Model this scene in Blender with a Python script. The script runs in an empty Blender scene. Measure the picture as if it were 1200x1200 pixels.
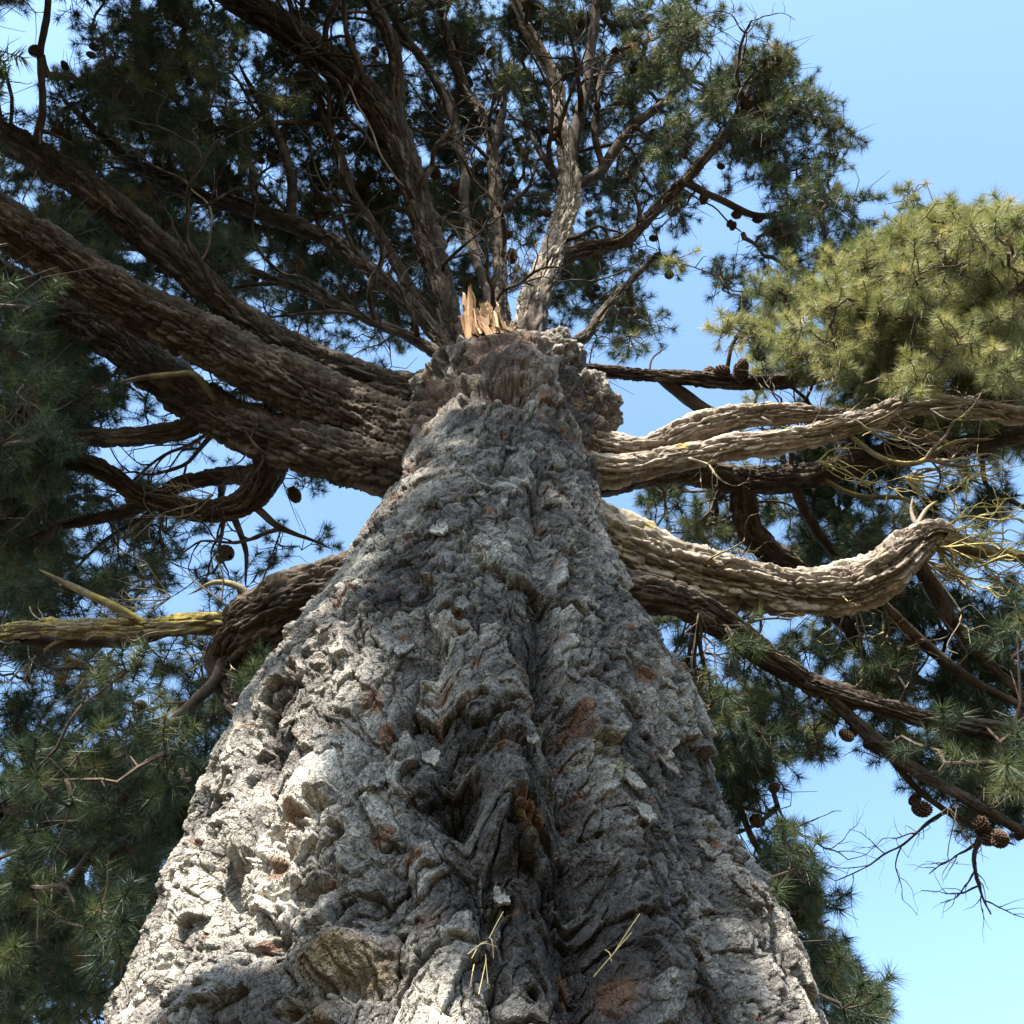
import bpy, math, random
import numpy as np
from mathutils import Vector

random.seed(7)
RNG = np.random.default_rng(11)
D = bpy.data
scene = bpy.context.scene
COL = scene.collection

# ------------------------------------------------------------------ camera
FPX = 1100.0                      # focal length in photograph pixels (1200 wide)
PITCH = math.radians(62.0)
CAM = np.array([0.0, 0.0, 1.6])
FWD = np.array([0, math.cos(PITCH), math.sin(PITCH)])
UPV = np.array([0, -math.sin(PITCH), math.cos(PITCH)])
cd = D.cameras.new('camera')
cam = D.objects.new('camera', cd)
COL.objects.link(cam)
cam.location = CAM
cam.rotation_euler = (math.pi / 2 + PITCH, 0, 0)
cd.angle = 2 * math.atan(600 / FPX)
cd.clip_start = 0.05
cd.clip_end = 2000
scene.camera = cam

# ------------------------------------------------------------------ light
SUN_EL = math.radians(42)
SUN_AZ = math.atan2(-0.30, -0.95)           # from +Y towards +X
SUN = np.array([math.sin(SUN_AZ) * math.cos(SUN_EL), math.cos(SUN_AZ) * math.cos(SUN_EL), math.sin(SUN_EL)])
w = D.worlds.new('World')
scene.world = w
w.use_nodes = True
nt = w.node_tree
bg = nt.nodes['Background']
sky = nt.nodes.new('ShaderNodeTexSky')
sky.sky_type = 'NISHITA'
sky.sun_disc = False
sky.sun_elevation = SUN_EL
sky.sun_rotation = SUN_AZ
sky.air_density = 1.0
sky.dust_density = 0.6
sky.ozone_density = 0.0
tint = nt.nodes.new('ShaderNodeMix'); tint.data_type = 'RGBA'; tint.blend_type = 'MULTIPLY'
tint.inputs[0].default_value = 1.0; tint.inputs[7].default_value = (.93, 1.03, 1.03, 1)
nt.links.new(sky.outputs[0], tint.inputs[6]); nt.links.new(tint.outputs[2], bg.inputs[0])
bg.inputs[1].default_value = 0.112
sl = D.lights.new('sun', 'SUN')
sl.energy = 5.0
sl.angle = math.radians(0.53)
sl.color = (1.0, 0.91, 0.77)
so = D.objects.new('sun', sl)
COL.objects.link(so)
so.rotation_euler = Vector(SUN).to_track_quat('Z', 'Y').to_euler()
scene.view_settings.view_transform = 'Standard'
scene.view_settings.look = 'None'
scene.view_settings.gamma = 1
scene.view_settings.exposure = 2.3
scene.cycles.max_bounces = 6
scene.cycles.diffuse_bounces = 3
scene.cycles.transmission_bounces = 4
scene.cycles.use_denoising = True


def ray(px, py):
    px = np.asarray(px, float); py = np.asarray(py, float)
    return (FWD * FPX) + np.stack([px - 600, px * 0, px * 0], -1) + (600 - py)[..., None] * UPV


def at(px, py, z):
    """the place at height z that is seen at photograph pixel (px, py)"""
    r = ray(px, py)
    t = (np.asarray(z, float) - CAM[2]) / r[..., 2]
    return CAM + r * t[..., None]


def to_px(P):
    d = P - CAM
    f = d @ FWD
    return 600 + FPX * d[..., 0] / f, 600 - FPX * (d @ UPV) / f, f


# ------------------------------------------------------------------ noise
def h2(i, j, k=0):
    x = (i.astype(np.int64) * 374761393 + j.astype(np.int64) * 668265263 + int(k) * 2147483647 + 12345) & 0xFFFFFFFF
    x = ((x ^ (x >> 13)) * 1274126177) & 0xFFFFFFFF
    x = ((x ^ (x >> 16)) * 2246822519) & 0xFFFFFFFF
    x = x ^ (x >> 15)
    return (x & 0xFFFFFF) / float(0x1000000)


def perlin(P, seed=0):
    """3-D value-gradient noise, about -1..1"""
    F = np.floor(P).astype(np.int64)
    f = P - F
    u = f * f * f * (f * (f * 6 - 15) + 10)
    out = 0
    for dx in (0, 1):
        wx = u[..., 0] if dx else 1 - u[..., 0]
        for dy in (0, 1):
            wy = u[..., 1] if dy else 1 - u[..., 1]
            for dz in (0, 1):
                wz = u[..., 2] if dz else 1 - u[..., 2]
                i = F[..., 0] + dx + (F[..., 2] + dz) * 7919
                j = F[..., 1] + dy - (F[..., 2] + dz) * 104729
                a = h2(i, j, seed) * 6.2831853
                b = h2(i, j, seed + 57) * 2 - 1
                c = np.sqrt(1 - b * b)
                g = (np.cos(a) * c) * (f[..., 0] - dx) + (np.sin(a) * c) * (f[..., 1] - dy) + b * (f[..., 2] - dz)
                out = out + wx * wy * wz * g
    return out * 1.6


def fbm(P, octs=4, seed=0, gain=0.5):
    o = 0; a = 1.0; q = P
    for k in range(octs):
        o = o + a * perlin(q, seed + k * 13)
        q = q * 2.03; a *= gain
    return o


def worley(u, v, wrap=None, seed=0):
    """2-D cells: F1, F2, offsets to the nearest centre, three random values of the cell"""
    iu = np.floor(u).astype(np.int64); iv = np.floor(v).astype(np.int64)
    f1 = np.full(u.shape, 9.0); f2 = np.full(u.shape, 9.0)
    ou = np.zeros(u.shape); ov = np.zeros(u.shape); ci = iu.copy(); cj = iv.copy()
    for a in (-1, 0, 1):
        for b in (-1, 0, 1):
            i = iu + a; j = iv + b
            ii = i % wrap if wrap else i
            du = u - (i + h2(ii, j, seed)); dv = v - (j + h2(ii, j, seed + 1))
            d = du * du + dv * dv
            m = d < f1
            f2 = np.where(m, f1, np.minimum(f2, d))
            ou = np.where(m, du, ou); ov = np.where(m, dv, ov)
            ci = np.where(m, ii, ci); cj = np.where(m, j, cj)
            f1 = np.where(m, d, f1)
    return np.sqrt(f1), np.sqrt(f2), ou, ov, h2(ci, cj, seed + 2), h2(ci, cj, seed + 3), h2(ci, cj, seed + 4)


def sstep(a, b, x):
    t = np.clip((x - a) / (b - a), 0, 1)
    return t * t * (3 - 2 * t)


def terrace(n, k, sharp=0.22):
    x = n * k
    f = np.floor(x)
    return (f + sstep(0, sharp, x - f)) / k


# ------------------------------------------------------------------ mesh helpers
def grid_mesh(name, P, mat, closed=True, attrs=None, cap=False):
    """P is rows x cols x 3; cols close round"""
    n, m = P.shape[:2]
    idx = np.arange(n * m).reshape(n, m)
    a = idx[:-1]; b = idx[1:]
    if closed:
        a2 = np.roll(a, -1, 1); b2 = np.roll(b, -1, 1)
    else:
        a2 = a[:, 1:]; b2 = b[:, 1:]; a = a[:, :-1]; b = b[:, :-1]
    F = np.stack([a, a2, b2, b], -1).reshape(-1, 4)
    return raw_mesh(name, P.reshape(-1, 3), F, mat, attrs, True)


def raw_mesh(name, V, F, mat, attrs=None, smooth=False):
    me = D.meshes.new(name)
    k = F.shape[1]
    me.vertices.add(len(V)); me.vertices.foreach_set('co', np.ascontiguousarray(V, np.float32).ravel())
    me.loops.add(F.size); me.loops.foreach_set('vertex_index', np.ascontiguousarray(F, np.int32).ravel())
    me.polygons.add(len(F))
    me.polygons.foreach_set('loop_start', np.arange(0, F.size, k, dtype=np.int32))
    me.polygons.foreach_set('use_smooth', np.full(len(F), smooth))
    me.update()
    for an, av in (attrs or {}).items():
        at_ = me.attributes.new(an, 'FLOAT', 'POINT')
        at_.data.foreach_set('value', np.ascontiguousarray(av, np.float32).ravel())
    me.materials.append(mat)
    return me


def link(name, me, parent=None, loc=None):
    o = D.objects.new(name, me)
    COL.objects.link(o)
    if parent:
        o.parent = parent
    if loc is not None:
        o.location = loc
    return o


# ------------------------------------------------------------------ materials
def new_mat(name):
    m = D.materials.new(name); m.use_nodes = True
    n = m.node_tree
    b = n.nodes['Principled BSDF']
    b.inputs['Roughness'].default_value = 0.9
    b.inputs['Specular IOR Level'].default_value = 0.15
    return m, n, b


def attr(n, name):
    a = n.nodes.new('ShaderNodeAttribute'); a.attribute_name = name
    return a.outputs['Fac']


def ramp(n, src, stops):
    r = n.nodes.new('ShaderNodeValToRGB')
    e = r.color_ramp.elements
    while len(e) < len(stops):
        e.new(0.5)
    for q, (p, c) in zip(e, stops):
        q.position = p; q.color = (*c, 1)
    n.links.new(src, r.inputs[0])
    return r.outputs[0]


def noise(n, scale, detail=6, rough=0.6, vec=None):
    t = n.nodes.new('ShaderNodeTexNoise')
    t.inputs['Scale'].default_value = scale; t.inputs['Detail'].default_value = detail
    t.inputs['Roughness'].default_value = rough
    if vec is None:
        tc = n.nodes.new('ShaderNodeTexCoord'); vec = tc.outputs['Object']
    n.links.new(vec, t.inputs['Vector'])
    return t.outputs['Fac']


def mapped(n, sc):
    tc = n.nodes.new('ShaderNodeTexCoord'); mp = n.nodes.new('ShaderNodeMapping')
    mp.inputs['Scale'].default_value = sc
    n.links.new(tc.outputs['Object'], mp.inputs[0])
    return mp.outputs[0]


def mix(n, fac, a, b, mode='MIX'):
    x = n.nodes.new('ShaderNodeMix'); x.data_type = 'RGBA'; x.blend_type = mode
    for s, v in ((0, fac), (6, a), (7, b)):
        if isinstance(v, (int, float)):
            x.inputs[s].default_value = v
        elif isinstance(v, tuple):
            x.inputs[s].default_value = (*v, 1)
        else:
            n.links.new(v, x.inputs[s])
    return x.outputs[2]


def math_(n, op, a, b=0.0):
    x = n.nodes.new('ShaderNodeMath'); x.operation = op; x.use_clamp = False
    for s, v in ((0, a), (1, b)):
        if isinstance(v, (int, float)):
            x.inputs[s].default_value = v
        else:
            n.links.new(v, x.inputs[s])
    return x.outputs[0]


def bump(n, b, h, dist, strength=1.0):
    x = n.nodes.new('ShaderNodeBump')
    x.inputs['Distance'].default_value = dist; x.inputs['Strength'].default_value = strength
    n.links.new(h, x.inputs['Height']); n.links.new(x.outputs[0], b.inputs['Normal'])


def mat_trunk():
    m, n, b = new_mat('trunk_bark')
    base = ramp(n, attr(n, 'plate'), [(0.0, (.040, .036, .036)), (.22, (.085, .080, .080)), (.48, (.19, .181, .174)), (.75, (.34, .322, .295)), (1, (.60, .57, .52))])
    blot = ramp(n, noise(n, 7, 8, .7), [(.35, (.50, .48, .47)), (.5, (.95, .94, .93)), (.66, (1.3, 1.27, 1.22))])
    c = mix(n, 1.0, base, blot, 'MULTIPLY')
    sp = ramp(n, noise(n, 85, 4, .7), [(.36, (.55, .54, .53)), (.52, (1.0, 1.0, 1.0)), (.68, (1.3, 1.28, 1.25))])
    c = mix(n, 1.0, c, sp, 'MULTIPLY')
    redm = ramp(n, attr(n, 'red'), [(.0, (0, 0, 0)), (1, (1, 1, 1))])
    c = mix(n, redm, c, (.13, .066, .040))
    lich = ramp(n, math_(n, 'MULTIPLY', noise(n, 3.1, 6, .65), math_(n, 'ADD', noise(n, 26, 3, .6), .5)), [(.63, (0, 0, 0)), (.78, (.55, .55, .55))])
    c = mix(n, lich, c, (.26, .23, .11))
    moss = attr(n, 'moss')
    c = mix(n, math_(n, 'MULTIPLY', moss, math_(n, 'ADD', noise(n, 40, 4), .25)), c, (.12, .085, .035))
    n.links.new(c, b.inputs['Base Color'])
    tc = n.nodes.new('ShaderNodeTexCoord'); nz = n.nodes.new('ShaderNodeTexNoise')
    nz.inputs['Scale'].default_value = 9; nz.inputs['Detail'].default_value = 5
    n.links.new(tc.outputs['Object'], nz.inputs['Vector'])
    dv = n.nodes.new('ShaderNodeVectorMath'); dv.operation = 'MULTIPLY_ADD'
    n.links.new(nz.outputs['Color'], dv.inputs[0]); dv.inputs[1].default_value = (.16, .16, .16); n.links.new(tc.outputs['Object'], dv.inputs[2])
    sc_ = n.nodes.new('ShaderNodeVectorMath'); sc_.operation = 'MULTIPLY'; sc_.inputs[1].default_value = (1, 1, .55)
    n.links.new(dv.outputs[0], sc_.inputs[0])
    hs = []
    for scl, wgt in ((24, .9), (60, .45)):
        vo = n.nodes.new('ShaderNodeTexVoronoi'); vo.feature = 'DISTANCE_TO_EDGE'; vo.inputs['Scale'].default_value = scl
        n.links.new(sc_.outputs[0], vo.inputs['Vector'])
        mr = n.nodes.new('ShaderNodeMapRange'); mr.inputs['From Max'].default_value = .12
        n.links.new(vo.outputs['Distance'], mr.inputs['Value'])
        hs.append(math_(n, 'MULTIPLY', mr.outputs[0], wgt))
    h = math_(n, 'ADD', math_(n, 'ADD', hs[0], hs[1]), math_(n, 'MULTIPLY', noise(n, 38, 9, .75), 1.2))
    bump(n, b, h, 0.011, 0.9)
    return m


def mat_limb(name, cols, lichen=0.0, bump_d=0.008):
    m, n, b = new_mat(name)
    base = ramp(n, attr(n, 'plate'), [(0, cols[0]), (.5, cols[1]), (1, cols[2])])
    blot = ramp(n, noise(n, 11, 7, .7), [(.33, (.55, .52, .5)), (.5, (1, 1, 1)), (.68, (1.35, 1.3, 1.25))])
    c = mix(n, 1.0, base, blot, 'MULTIPLY')
    lk = ramp(n, noise(n, 6, 7, .72), [(.60 - .22 * lichen, (0, 0, 0)), (.66 - .2 * lichen, (1, 1, 1))])
    g = n.nodes.new('ShaderNodeNewGeometry'); sx = n.nodes.new('ShaderNodeSeparateXYZ')
    n.links.new(g.outputs['Normal'], sx.inputs[0])
    up = math_(n, 'ADD', math_(n, 'MULTIPLY', sx.outputs['Y'], -.8), math_(n, 'MULTIPLY', sx.outputs['Z'], .5))
    upm = ramp(n, up, [(.05, (0, 0, 0)), (.6, (1, 1, 1))])
    if lichen > 0:
        c = mix(n, mix(n, 1.0, lk, upm, 'MULTIPLY'), c, (.22, .175, .045))
    n.links.new(c, b.inputs['Base Color'])
    bump(n, b, noise(n, 45, 8, .7), bump_d, .9)
    return m


def mat_needles(name, a, b_, c_):
    m, n, b = new_mat(name)
    col = ramp(n, attr(n, 'rnd'), [(0, a), (.55, b_), (.93, c_), (1, (.19, .115, .045))])
    n.links.new(col, b.inputs['Base Color'])
    b.inputs['Roughness'].default_value = 0.55
    b.inputs['Specular IOR Level'].default_value = 0.28
    tr = n.nodes.new('ShaderNodeBsdfTranslucent')
    n.links.new(mix(n, 1.0, col, (1.3, 1.25, .6), 'MULTIPLY'), tr.inputs[0])
    mx = n.nodes.new('ShaderNodeMixShader'); mx.inputs[0].default_value = .28
    n.links.new(b.outputs[0], mx.inputs[1]); n.links.new(tr.outputs[0], mx.inputs[2])
    n.links.new(mx.outputs[0], n.nodes['Material Output'].inputs[0])
    return m


M_TRUNK = mat_trunk()
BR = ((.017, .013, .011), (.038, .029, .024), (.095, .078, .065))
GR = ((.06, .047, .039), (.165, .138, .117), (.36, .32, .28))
M_BROWN = mat_limb('limb_bark', BR, 0.0)
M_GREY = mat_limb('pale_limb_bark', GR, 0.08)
M_LICH = mat_limb('lichened_bark', ((.05, .038, .028), (.11, .09, .065), (.20, .18, .13)), .62)
M_TWIG = mat_limb('twig_bark', ((.03, .022, .018), (.055, .042, .034), (.10, .08, .065)), 0)
M_DEAD = mat_limb('dead_twig_bark', ((.10, .08, .06), (.20, .17, .14), (.34, .31, .27)), .45)
M_SPRAY = mat_limb('lichen_twig_bark', ((.16, .13, .08), (.30, .26, .13), (.44, .40, .20)), .7)
M_NEEDLE = mat_needles('pine_needles', (.015, .029, .018), (.032, .050, .027), (.080, .098, .044))
M_NEEDLE_Y = mat_needles('yellow_green_needles', (.090, .108, .050), (.165, .182, .095), (.28, .275, .165))

# ------------------------------------------------------------------ trunk profile
DH = 2.75
EDGES = [(1200, 133, 958), (1150, 143, 945), (1100, 160, 930), (1040, 188, 905), (1000, 203, 882), (950, 216, 866),
         (900, 228, 850), (850, 250, 836), (800, 292, 812), (750, 335, 786), (700, 368, 758), (650, 403, 724),
         (600, 445, 710), (550, 474, 706), (500, 485, 702), (460, 492, 690), (430, 508, 672), (405, 540, 655)]
prof = []
for y, l, r in EDGES:
    rl, rr = ray(l, y), ray(r, y)
    al, ar = math.atan2(rl[0], rl[1]), math.atan2(rr[0], rr[1])
    mid, hf = (al + ar) / 2, (ar - al) / 2
    cx = DH * math.tan(mid)
    dist = math.hypot(DH, cx)
    R = dist * math.sin(hf)
    zt = np.mean([CAM[2] + dist * math.cos(hf) * q[2] / math.hypot(q[0], q[1]) for q in (rl, rr)])
    prof.append((zt, cx, R))
prof.sort()
prof = np.array(prof)
prof = prof[prof[:, 0] < 8.3]
rt = prof[-1, 2]
pz = np.concatenate([[-0.3, 0.4, 1.2, 2.2], prof[:, 0], [8.35, 8.55, 8.68, 8.72]])
px_ = np.concatenate([[prof[0, 1]] * 4, prof[:, 1], [prof[-1, 1]] * 4])
pr = np.concatenate([[2.0, 1.62, 1.36, 1.22], prof[:, 2], [rt * .97, rt * .8, rt * .45, .03]])
TOPZ = pz[-1]


def smooth_interp(z, a, b, s=0.10):
    return (np.interp(z - s, a, b) + np.interp(z, a, b) * 2 + np.interp(z + s, a, b)) / 4


def trunk_hit(px, py):
    """angle (0 = towards the camera) and height on the trunk seen at a pixel"""
    r = ray(px, py); r = r / np.linalg.norm(r)
    t = np.arange(0.8, 16, 0.01)
    P = CAM + r * t[:, None]
    R = np.interp(P[:, 2], pz, pr); cx = np.interp(P[:, 2], pz, px_)
    ins = (P[:, 0] - cx) ** 2 + (P[:, 1] - DH) ** 2 < R * R
    if not ins.any():
        return None
    p = P[np.argmax(ins)]
    return math.atan2(p[0] - cx[np.argmax(ins)], -(p[1] - DH)), p[2], np.interp(p[2], pz, pr)


# columns: fine in front, coarse behind; rows: fine where the camera is close
NF, NB = 1150, 110
thf = np.linspace(-1.52, 1.52, NF)
thb = np.linspace(1.52, 2 * math.pi - 1.52, NB + 2)[1:-1]
TH = np.concatenate([thf, thb])
zs = [2.35]
while zs[-1] < TOPZ:
    dd = (DH - 1) ** 2 + (zs[-1] - CAM[2]) ** 2
    zs.append(zs[-1] + max(0.003, 0.0005 * dd))
ZR = np.concatenate([np.arange(-.3, 2.35, .05), np.array(zs[:-1]), [TOPZ]])
print('trunk grid', len(ZR), len(TH))
TT, ZZ = np.meshgrid(TH, ZR)
R0 = smooth_interp(ZZ, pz, pr)
CX = smooth_interp(ZZ, pz, px_)
S = TT * 1.0                                     # surface coordinate in metres at radius 1
U = np.where(TT > math.pi, TT - 2 * math.pi, TT) * np.clip(R0, .5, 1.1)
ZS = np.where(ZZ > 3.4, 3.4 + np.log(1 + .24 * np.maximum(ZZ - 3.4, 0)) / .24, ZZ)   # plates are longer higher up
UW = np.clip(1 + .07 * (ZZ - 3.4), 1, 1.5)
U = U / UW
Q = np.stack([np.sin(TT) * R0 / UW, np.cos(TT) * R0 / UW, ZS], -1)
AMP = np.interp(ZZ, [3.0, 4.5, 6.5, 9.5], [1.1, 1.0, .85, .75])
lobes = 0.04 * fbm(Q * np.array([1.3, 1.3, .45]), 3, 3) * np.clip(R0, 0, 1)
lump = 0.022 * perlin(Q * np.array([3.3, 3.3, 1.5]), 31)
w1 = fbm(Q * 3.2, 4, 101, .6) * .085
w2 = fbm(Q * 3.2 + 20, 4, 151, .6) * .11
H = lobes + lump
plate = np.zeros_like(H)
QW = Q + np.stack([w1, w2, w1 * .6], -1)
# long vertical furrows that open and close
rg = np.abs(perlin(QW * np.array([3.6, 3.6, .95]), 61)); H -= .050 * np.exp(-(rg / .075) ** 2) * sstep(-.5, .3, perlin(Q * 1.7, 63))
rg2 = np.abs(perlin(QW * np.array([8, 8, 2.1]), 64)); H -= .020 * np.exp(-(rg2 / .09) ** 2) * sstep(-.4, .3, perlin(Q * 3.1, 65))
# plates at four sizes: flat tops, ragged steps between them
for (su, sv, am, lift, gap, ed, sd) in ((.17, .44, .026, .022, .020, .04, 5), (.075, .18, .012, .017, .011, .06, 15),
                                        (.034, .080, .0055, .009, .004, .09, 25), (.017, .032, .002, .003, .002, .14, 35)):
    kk = (su / .15) ** .55
    f1, f2, ou, ov, a, b, c = worley((U + w1 * kk) / su, (ZS + w2 * kk) / sv, None, sd)
    edge = sstep(0.0, ed, f2 - f1)
    H = H + am * (a - .5) * 2 - ov * lift * (b * 1.4 - .25) + ou * lift * (c - .5) - gap * (1 - edge) * (.4 + b)
    plate += (a - .5) * (am / .02) * .5 + (c - .5) * .12
# thin layered ledges of flaking bark
tn = fbm(QW * np.array([7.5, 7.5, 2.9]), 4, 71, .58)
mk = sstep(-.25, .35, perlin(Q * 2.3, 73))
H += .019 * terrace(tn, 5, .10) * mk
tn2 = fbm(QW * np.array([22, 22, 10]), 3, 91, .6)
H += .0052 * terrace(tn2, 3, .16) + .0015 * fbm(Q * 55, 2, 95)
plate = np.clip(.47 + plate * .62 + .16 * tn2 + .10 * perlin(Q * np.array([9, 9, 4]), 77), 0, 1)
H = H * AMP
FINE = H.copy()

# features placed from the photograph: (pixels, depth in m, half width in m)
UA = np.where(TT > math.pi, TT - 2 * math.pi, TT)


def groove(pts, depth, wd, pw=1.0):
    q = [trunk_hit(*p) for p in pts]
    q = sorted([(z, th) for th, z, _ in q])
    zz = np.array([a for a, _ in q]); tt = np.array([a for _, a in q])
    tc = np.interp(ZZ, zz, tt) + .03 * perlin(np.stack([ZZ * 2.5, ZZ * 0, ZZ * 0 + wd * 99], -1), 5)
    d = (UA - tc) * R0
    endf = sstep(zz[0] - .35, zz[0] + .1, ZZ) * (1 - sstep(zz[-1] - .1, zz[-1] + .35, ZZ))
    return -depth * np.exp(-(np.abs(d) / wd) ** 1.6) * endf


def spot(px, py, amt, ru, rv, p=2.0):
    th, z, r = trunk_hit(px, py)
    du = (UA - th) * R0 / ru; dv = (ZZ - z) / rv
    return amt * np.exp(-(du * du + dv * dv) ** (p / 2))


G = groove([(648, 780), (668, 860), (676, 950), (688, 1050), (702, 1190)], .14, .075)
G += groove([(512, 740), (520, 850), (548, 935)], .085, .055)
G += groove([(640, 560), (632, 640), (655, 720), (650, 800)], .08, .06)
G += groove([(560, 1010), (572, 1080), (590, 1190)], .07, .06)
G += groove([(455, 980), (440, 1080), (455, 1190)], .06, .08)
G += groove([(300, 900), (330, 1000), (300, 1110)], .05, .09)
G += groove([(800, 870), (840, 1000), (880, 1140)], .06, .08)
G += spot(600, 900, .09, .17, .55) + spot(610, 960, .04, .10, .16)
G += spot(540, 925, -.13, .075, .075) + spot(605, 1000, -.10, .05, .05) + spot(600, 990, .05, .09, .06)
G += spot(240, 1024, -.15, .08, .11) + spot(240, 980, .05, .14, .12) + spot(245, 1060, -.12, .05, .05)
G += spot(395, 1092, .06, .13, .045) + spot(385, 1136, -.035, .12, .04)
G += spot(270, 1160, .07, .2, .10) + spot(730, 1000, .05, .09, .3) + spot(800, 1130, .08, .14, .14)
G += spot(480, 990, .06, .14, .18) + spot(350, 930, .05, .16, .2) + spot(620, 800, .05, .12, .3)
G += spot(870, 1060, .05, .1, .1) + spot(580, 455, -.14, .16, .12) + spot(600, 420, .08, .2, .15)
G += spot(660, 830, -.10, .05, .12) + spot(775, 880, .03, .08, .1) + spot(520, 600, .05, .10, .22)
H = H - np.percentile(H, 90) - .01 + G
topm = sstep(6.6, 7.6, ZZ)
H += topm * (.11 * fbm(Q * np.array([3.2, 3.2, 5.5]) + 31, 3, 611) + .03)
soft = 1 - sstep(TOPZ - .25, TOPZ, ZZ)
H *= .15 + .85 * soft
# rusty inner bark where flakes have come away, brown moss on the lump
plate = np.clip(plate - .12 + spot(250, 1080, .31, .42, .5) + spot(340, 930, .16, .3, .4) + spot(560, 1190, .31, .3, .14) + spot(400, 800, .06, .2, .3) - spot(790, 1000, .15, .28, 1.1) - spot(610, 960, .20, .22, .75, 3) - spot(690, 1050, .15, .12, .8) - spot(520, 870, .12, .25, .5) - spot(250, 1150, .15, .3, .12)  # sunlit patches painted paler, shaded centre and right painted darker over blackened bark
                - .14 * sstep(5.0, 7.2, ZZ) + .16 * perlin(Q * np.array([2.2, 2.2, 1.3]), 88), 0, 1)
red = sstep(.78, .88, perlin(Q * np.array([4.2, 4.2, 2.6]), 401) * .5 + .5) * sstep(.55, .2, plate) * .8
red += sstep(.80, .88, fbm(Q * 9, 2, 431) * .5 + .5) * .8
for p in ((318, 1000), (340, 955), (430, 805), (520, 790), (740, 1140), (690, 830)):
    red += spot(p[0], p[1], .8, .035, .05, 3)
red = np.clip(red + topm * .45 * sstep(-.3, .5, perlin(Q * 3.1, 612)), 0, .85)
moss = np.clip(spot(395, 1112, 1.0, .11, .05, 3) + spot(350, 1165, .7, .06, .04, 3), 0, .8)
RR = R0 + H
PT = np.stack([CX + np.sin(TT) * RR, DH - np.cos(TT) * RR, ZZ - .16 * FINE], -1)

# ------------------------------------------------------------------ the tree
tree = D.objects.new('pine_tree', None)
COL.objects.link(tree)
tree.location = (px_[0], DH, 0)
tree['label'] = 'huge old pine seen from below, flaking grey trunk, spreading limbs and needle crown'
tree['category'] = 'pine tree'
ORG = np.array([px_[0], DH, 0.0])
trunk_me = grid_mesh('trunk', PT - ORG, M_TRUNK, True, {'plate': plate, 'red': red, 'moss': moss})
trunk = link('trunk', trunk_me, tree)


# ---- tubes
def catmull(P, n):
    P = np.asarray(P, float)
    A = np.vstack([2 * P[0] - P[1], P, 2 * P[-1] - P[-2]])
    seg = len(P) - 1
    t = np.linspace(0, seg, n); i = np.minimum(t.astype(int), seg - 1); f = (t - i)[:, None]
    p0, p1, p2, p3 = A[i], A[i + 1], A[i + 2], A[i + 3]
    return .5 * (2 * p1 + (p2 - p0) * f + (2 * p0 - 5 * p1 + 4 * p2 - p3) * f ** 2 + (3 * p1 - p0 - 3 * p2 + p3) * f ** 3)


def frames(C):
    T = np.gradient(C, axis=0); T /= np.linalg.norm(T, axis=1)[:, None] + 1e-9
    N = np.zeros_like(C)
    v = np.cross(T[0], [0, 0, 1.0]);
    if np.linalg.norm(v) < .1: v = np.cross(T[0], [1.0, 0, 0])
    N[0] = v / np.linalg.norm(v)
    for k in range(1, len(C)):
        v = N[k - 1] - T[k] * np.dot(N[k - 1], T[k]); N[k] = v / np.linalg.norm(v)
    return T, N, np.cross(T, N)


SKEL = []   # (limb index, px, py, z, pos)


CURVES = {}


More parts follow.
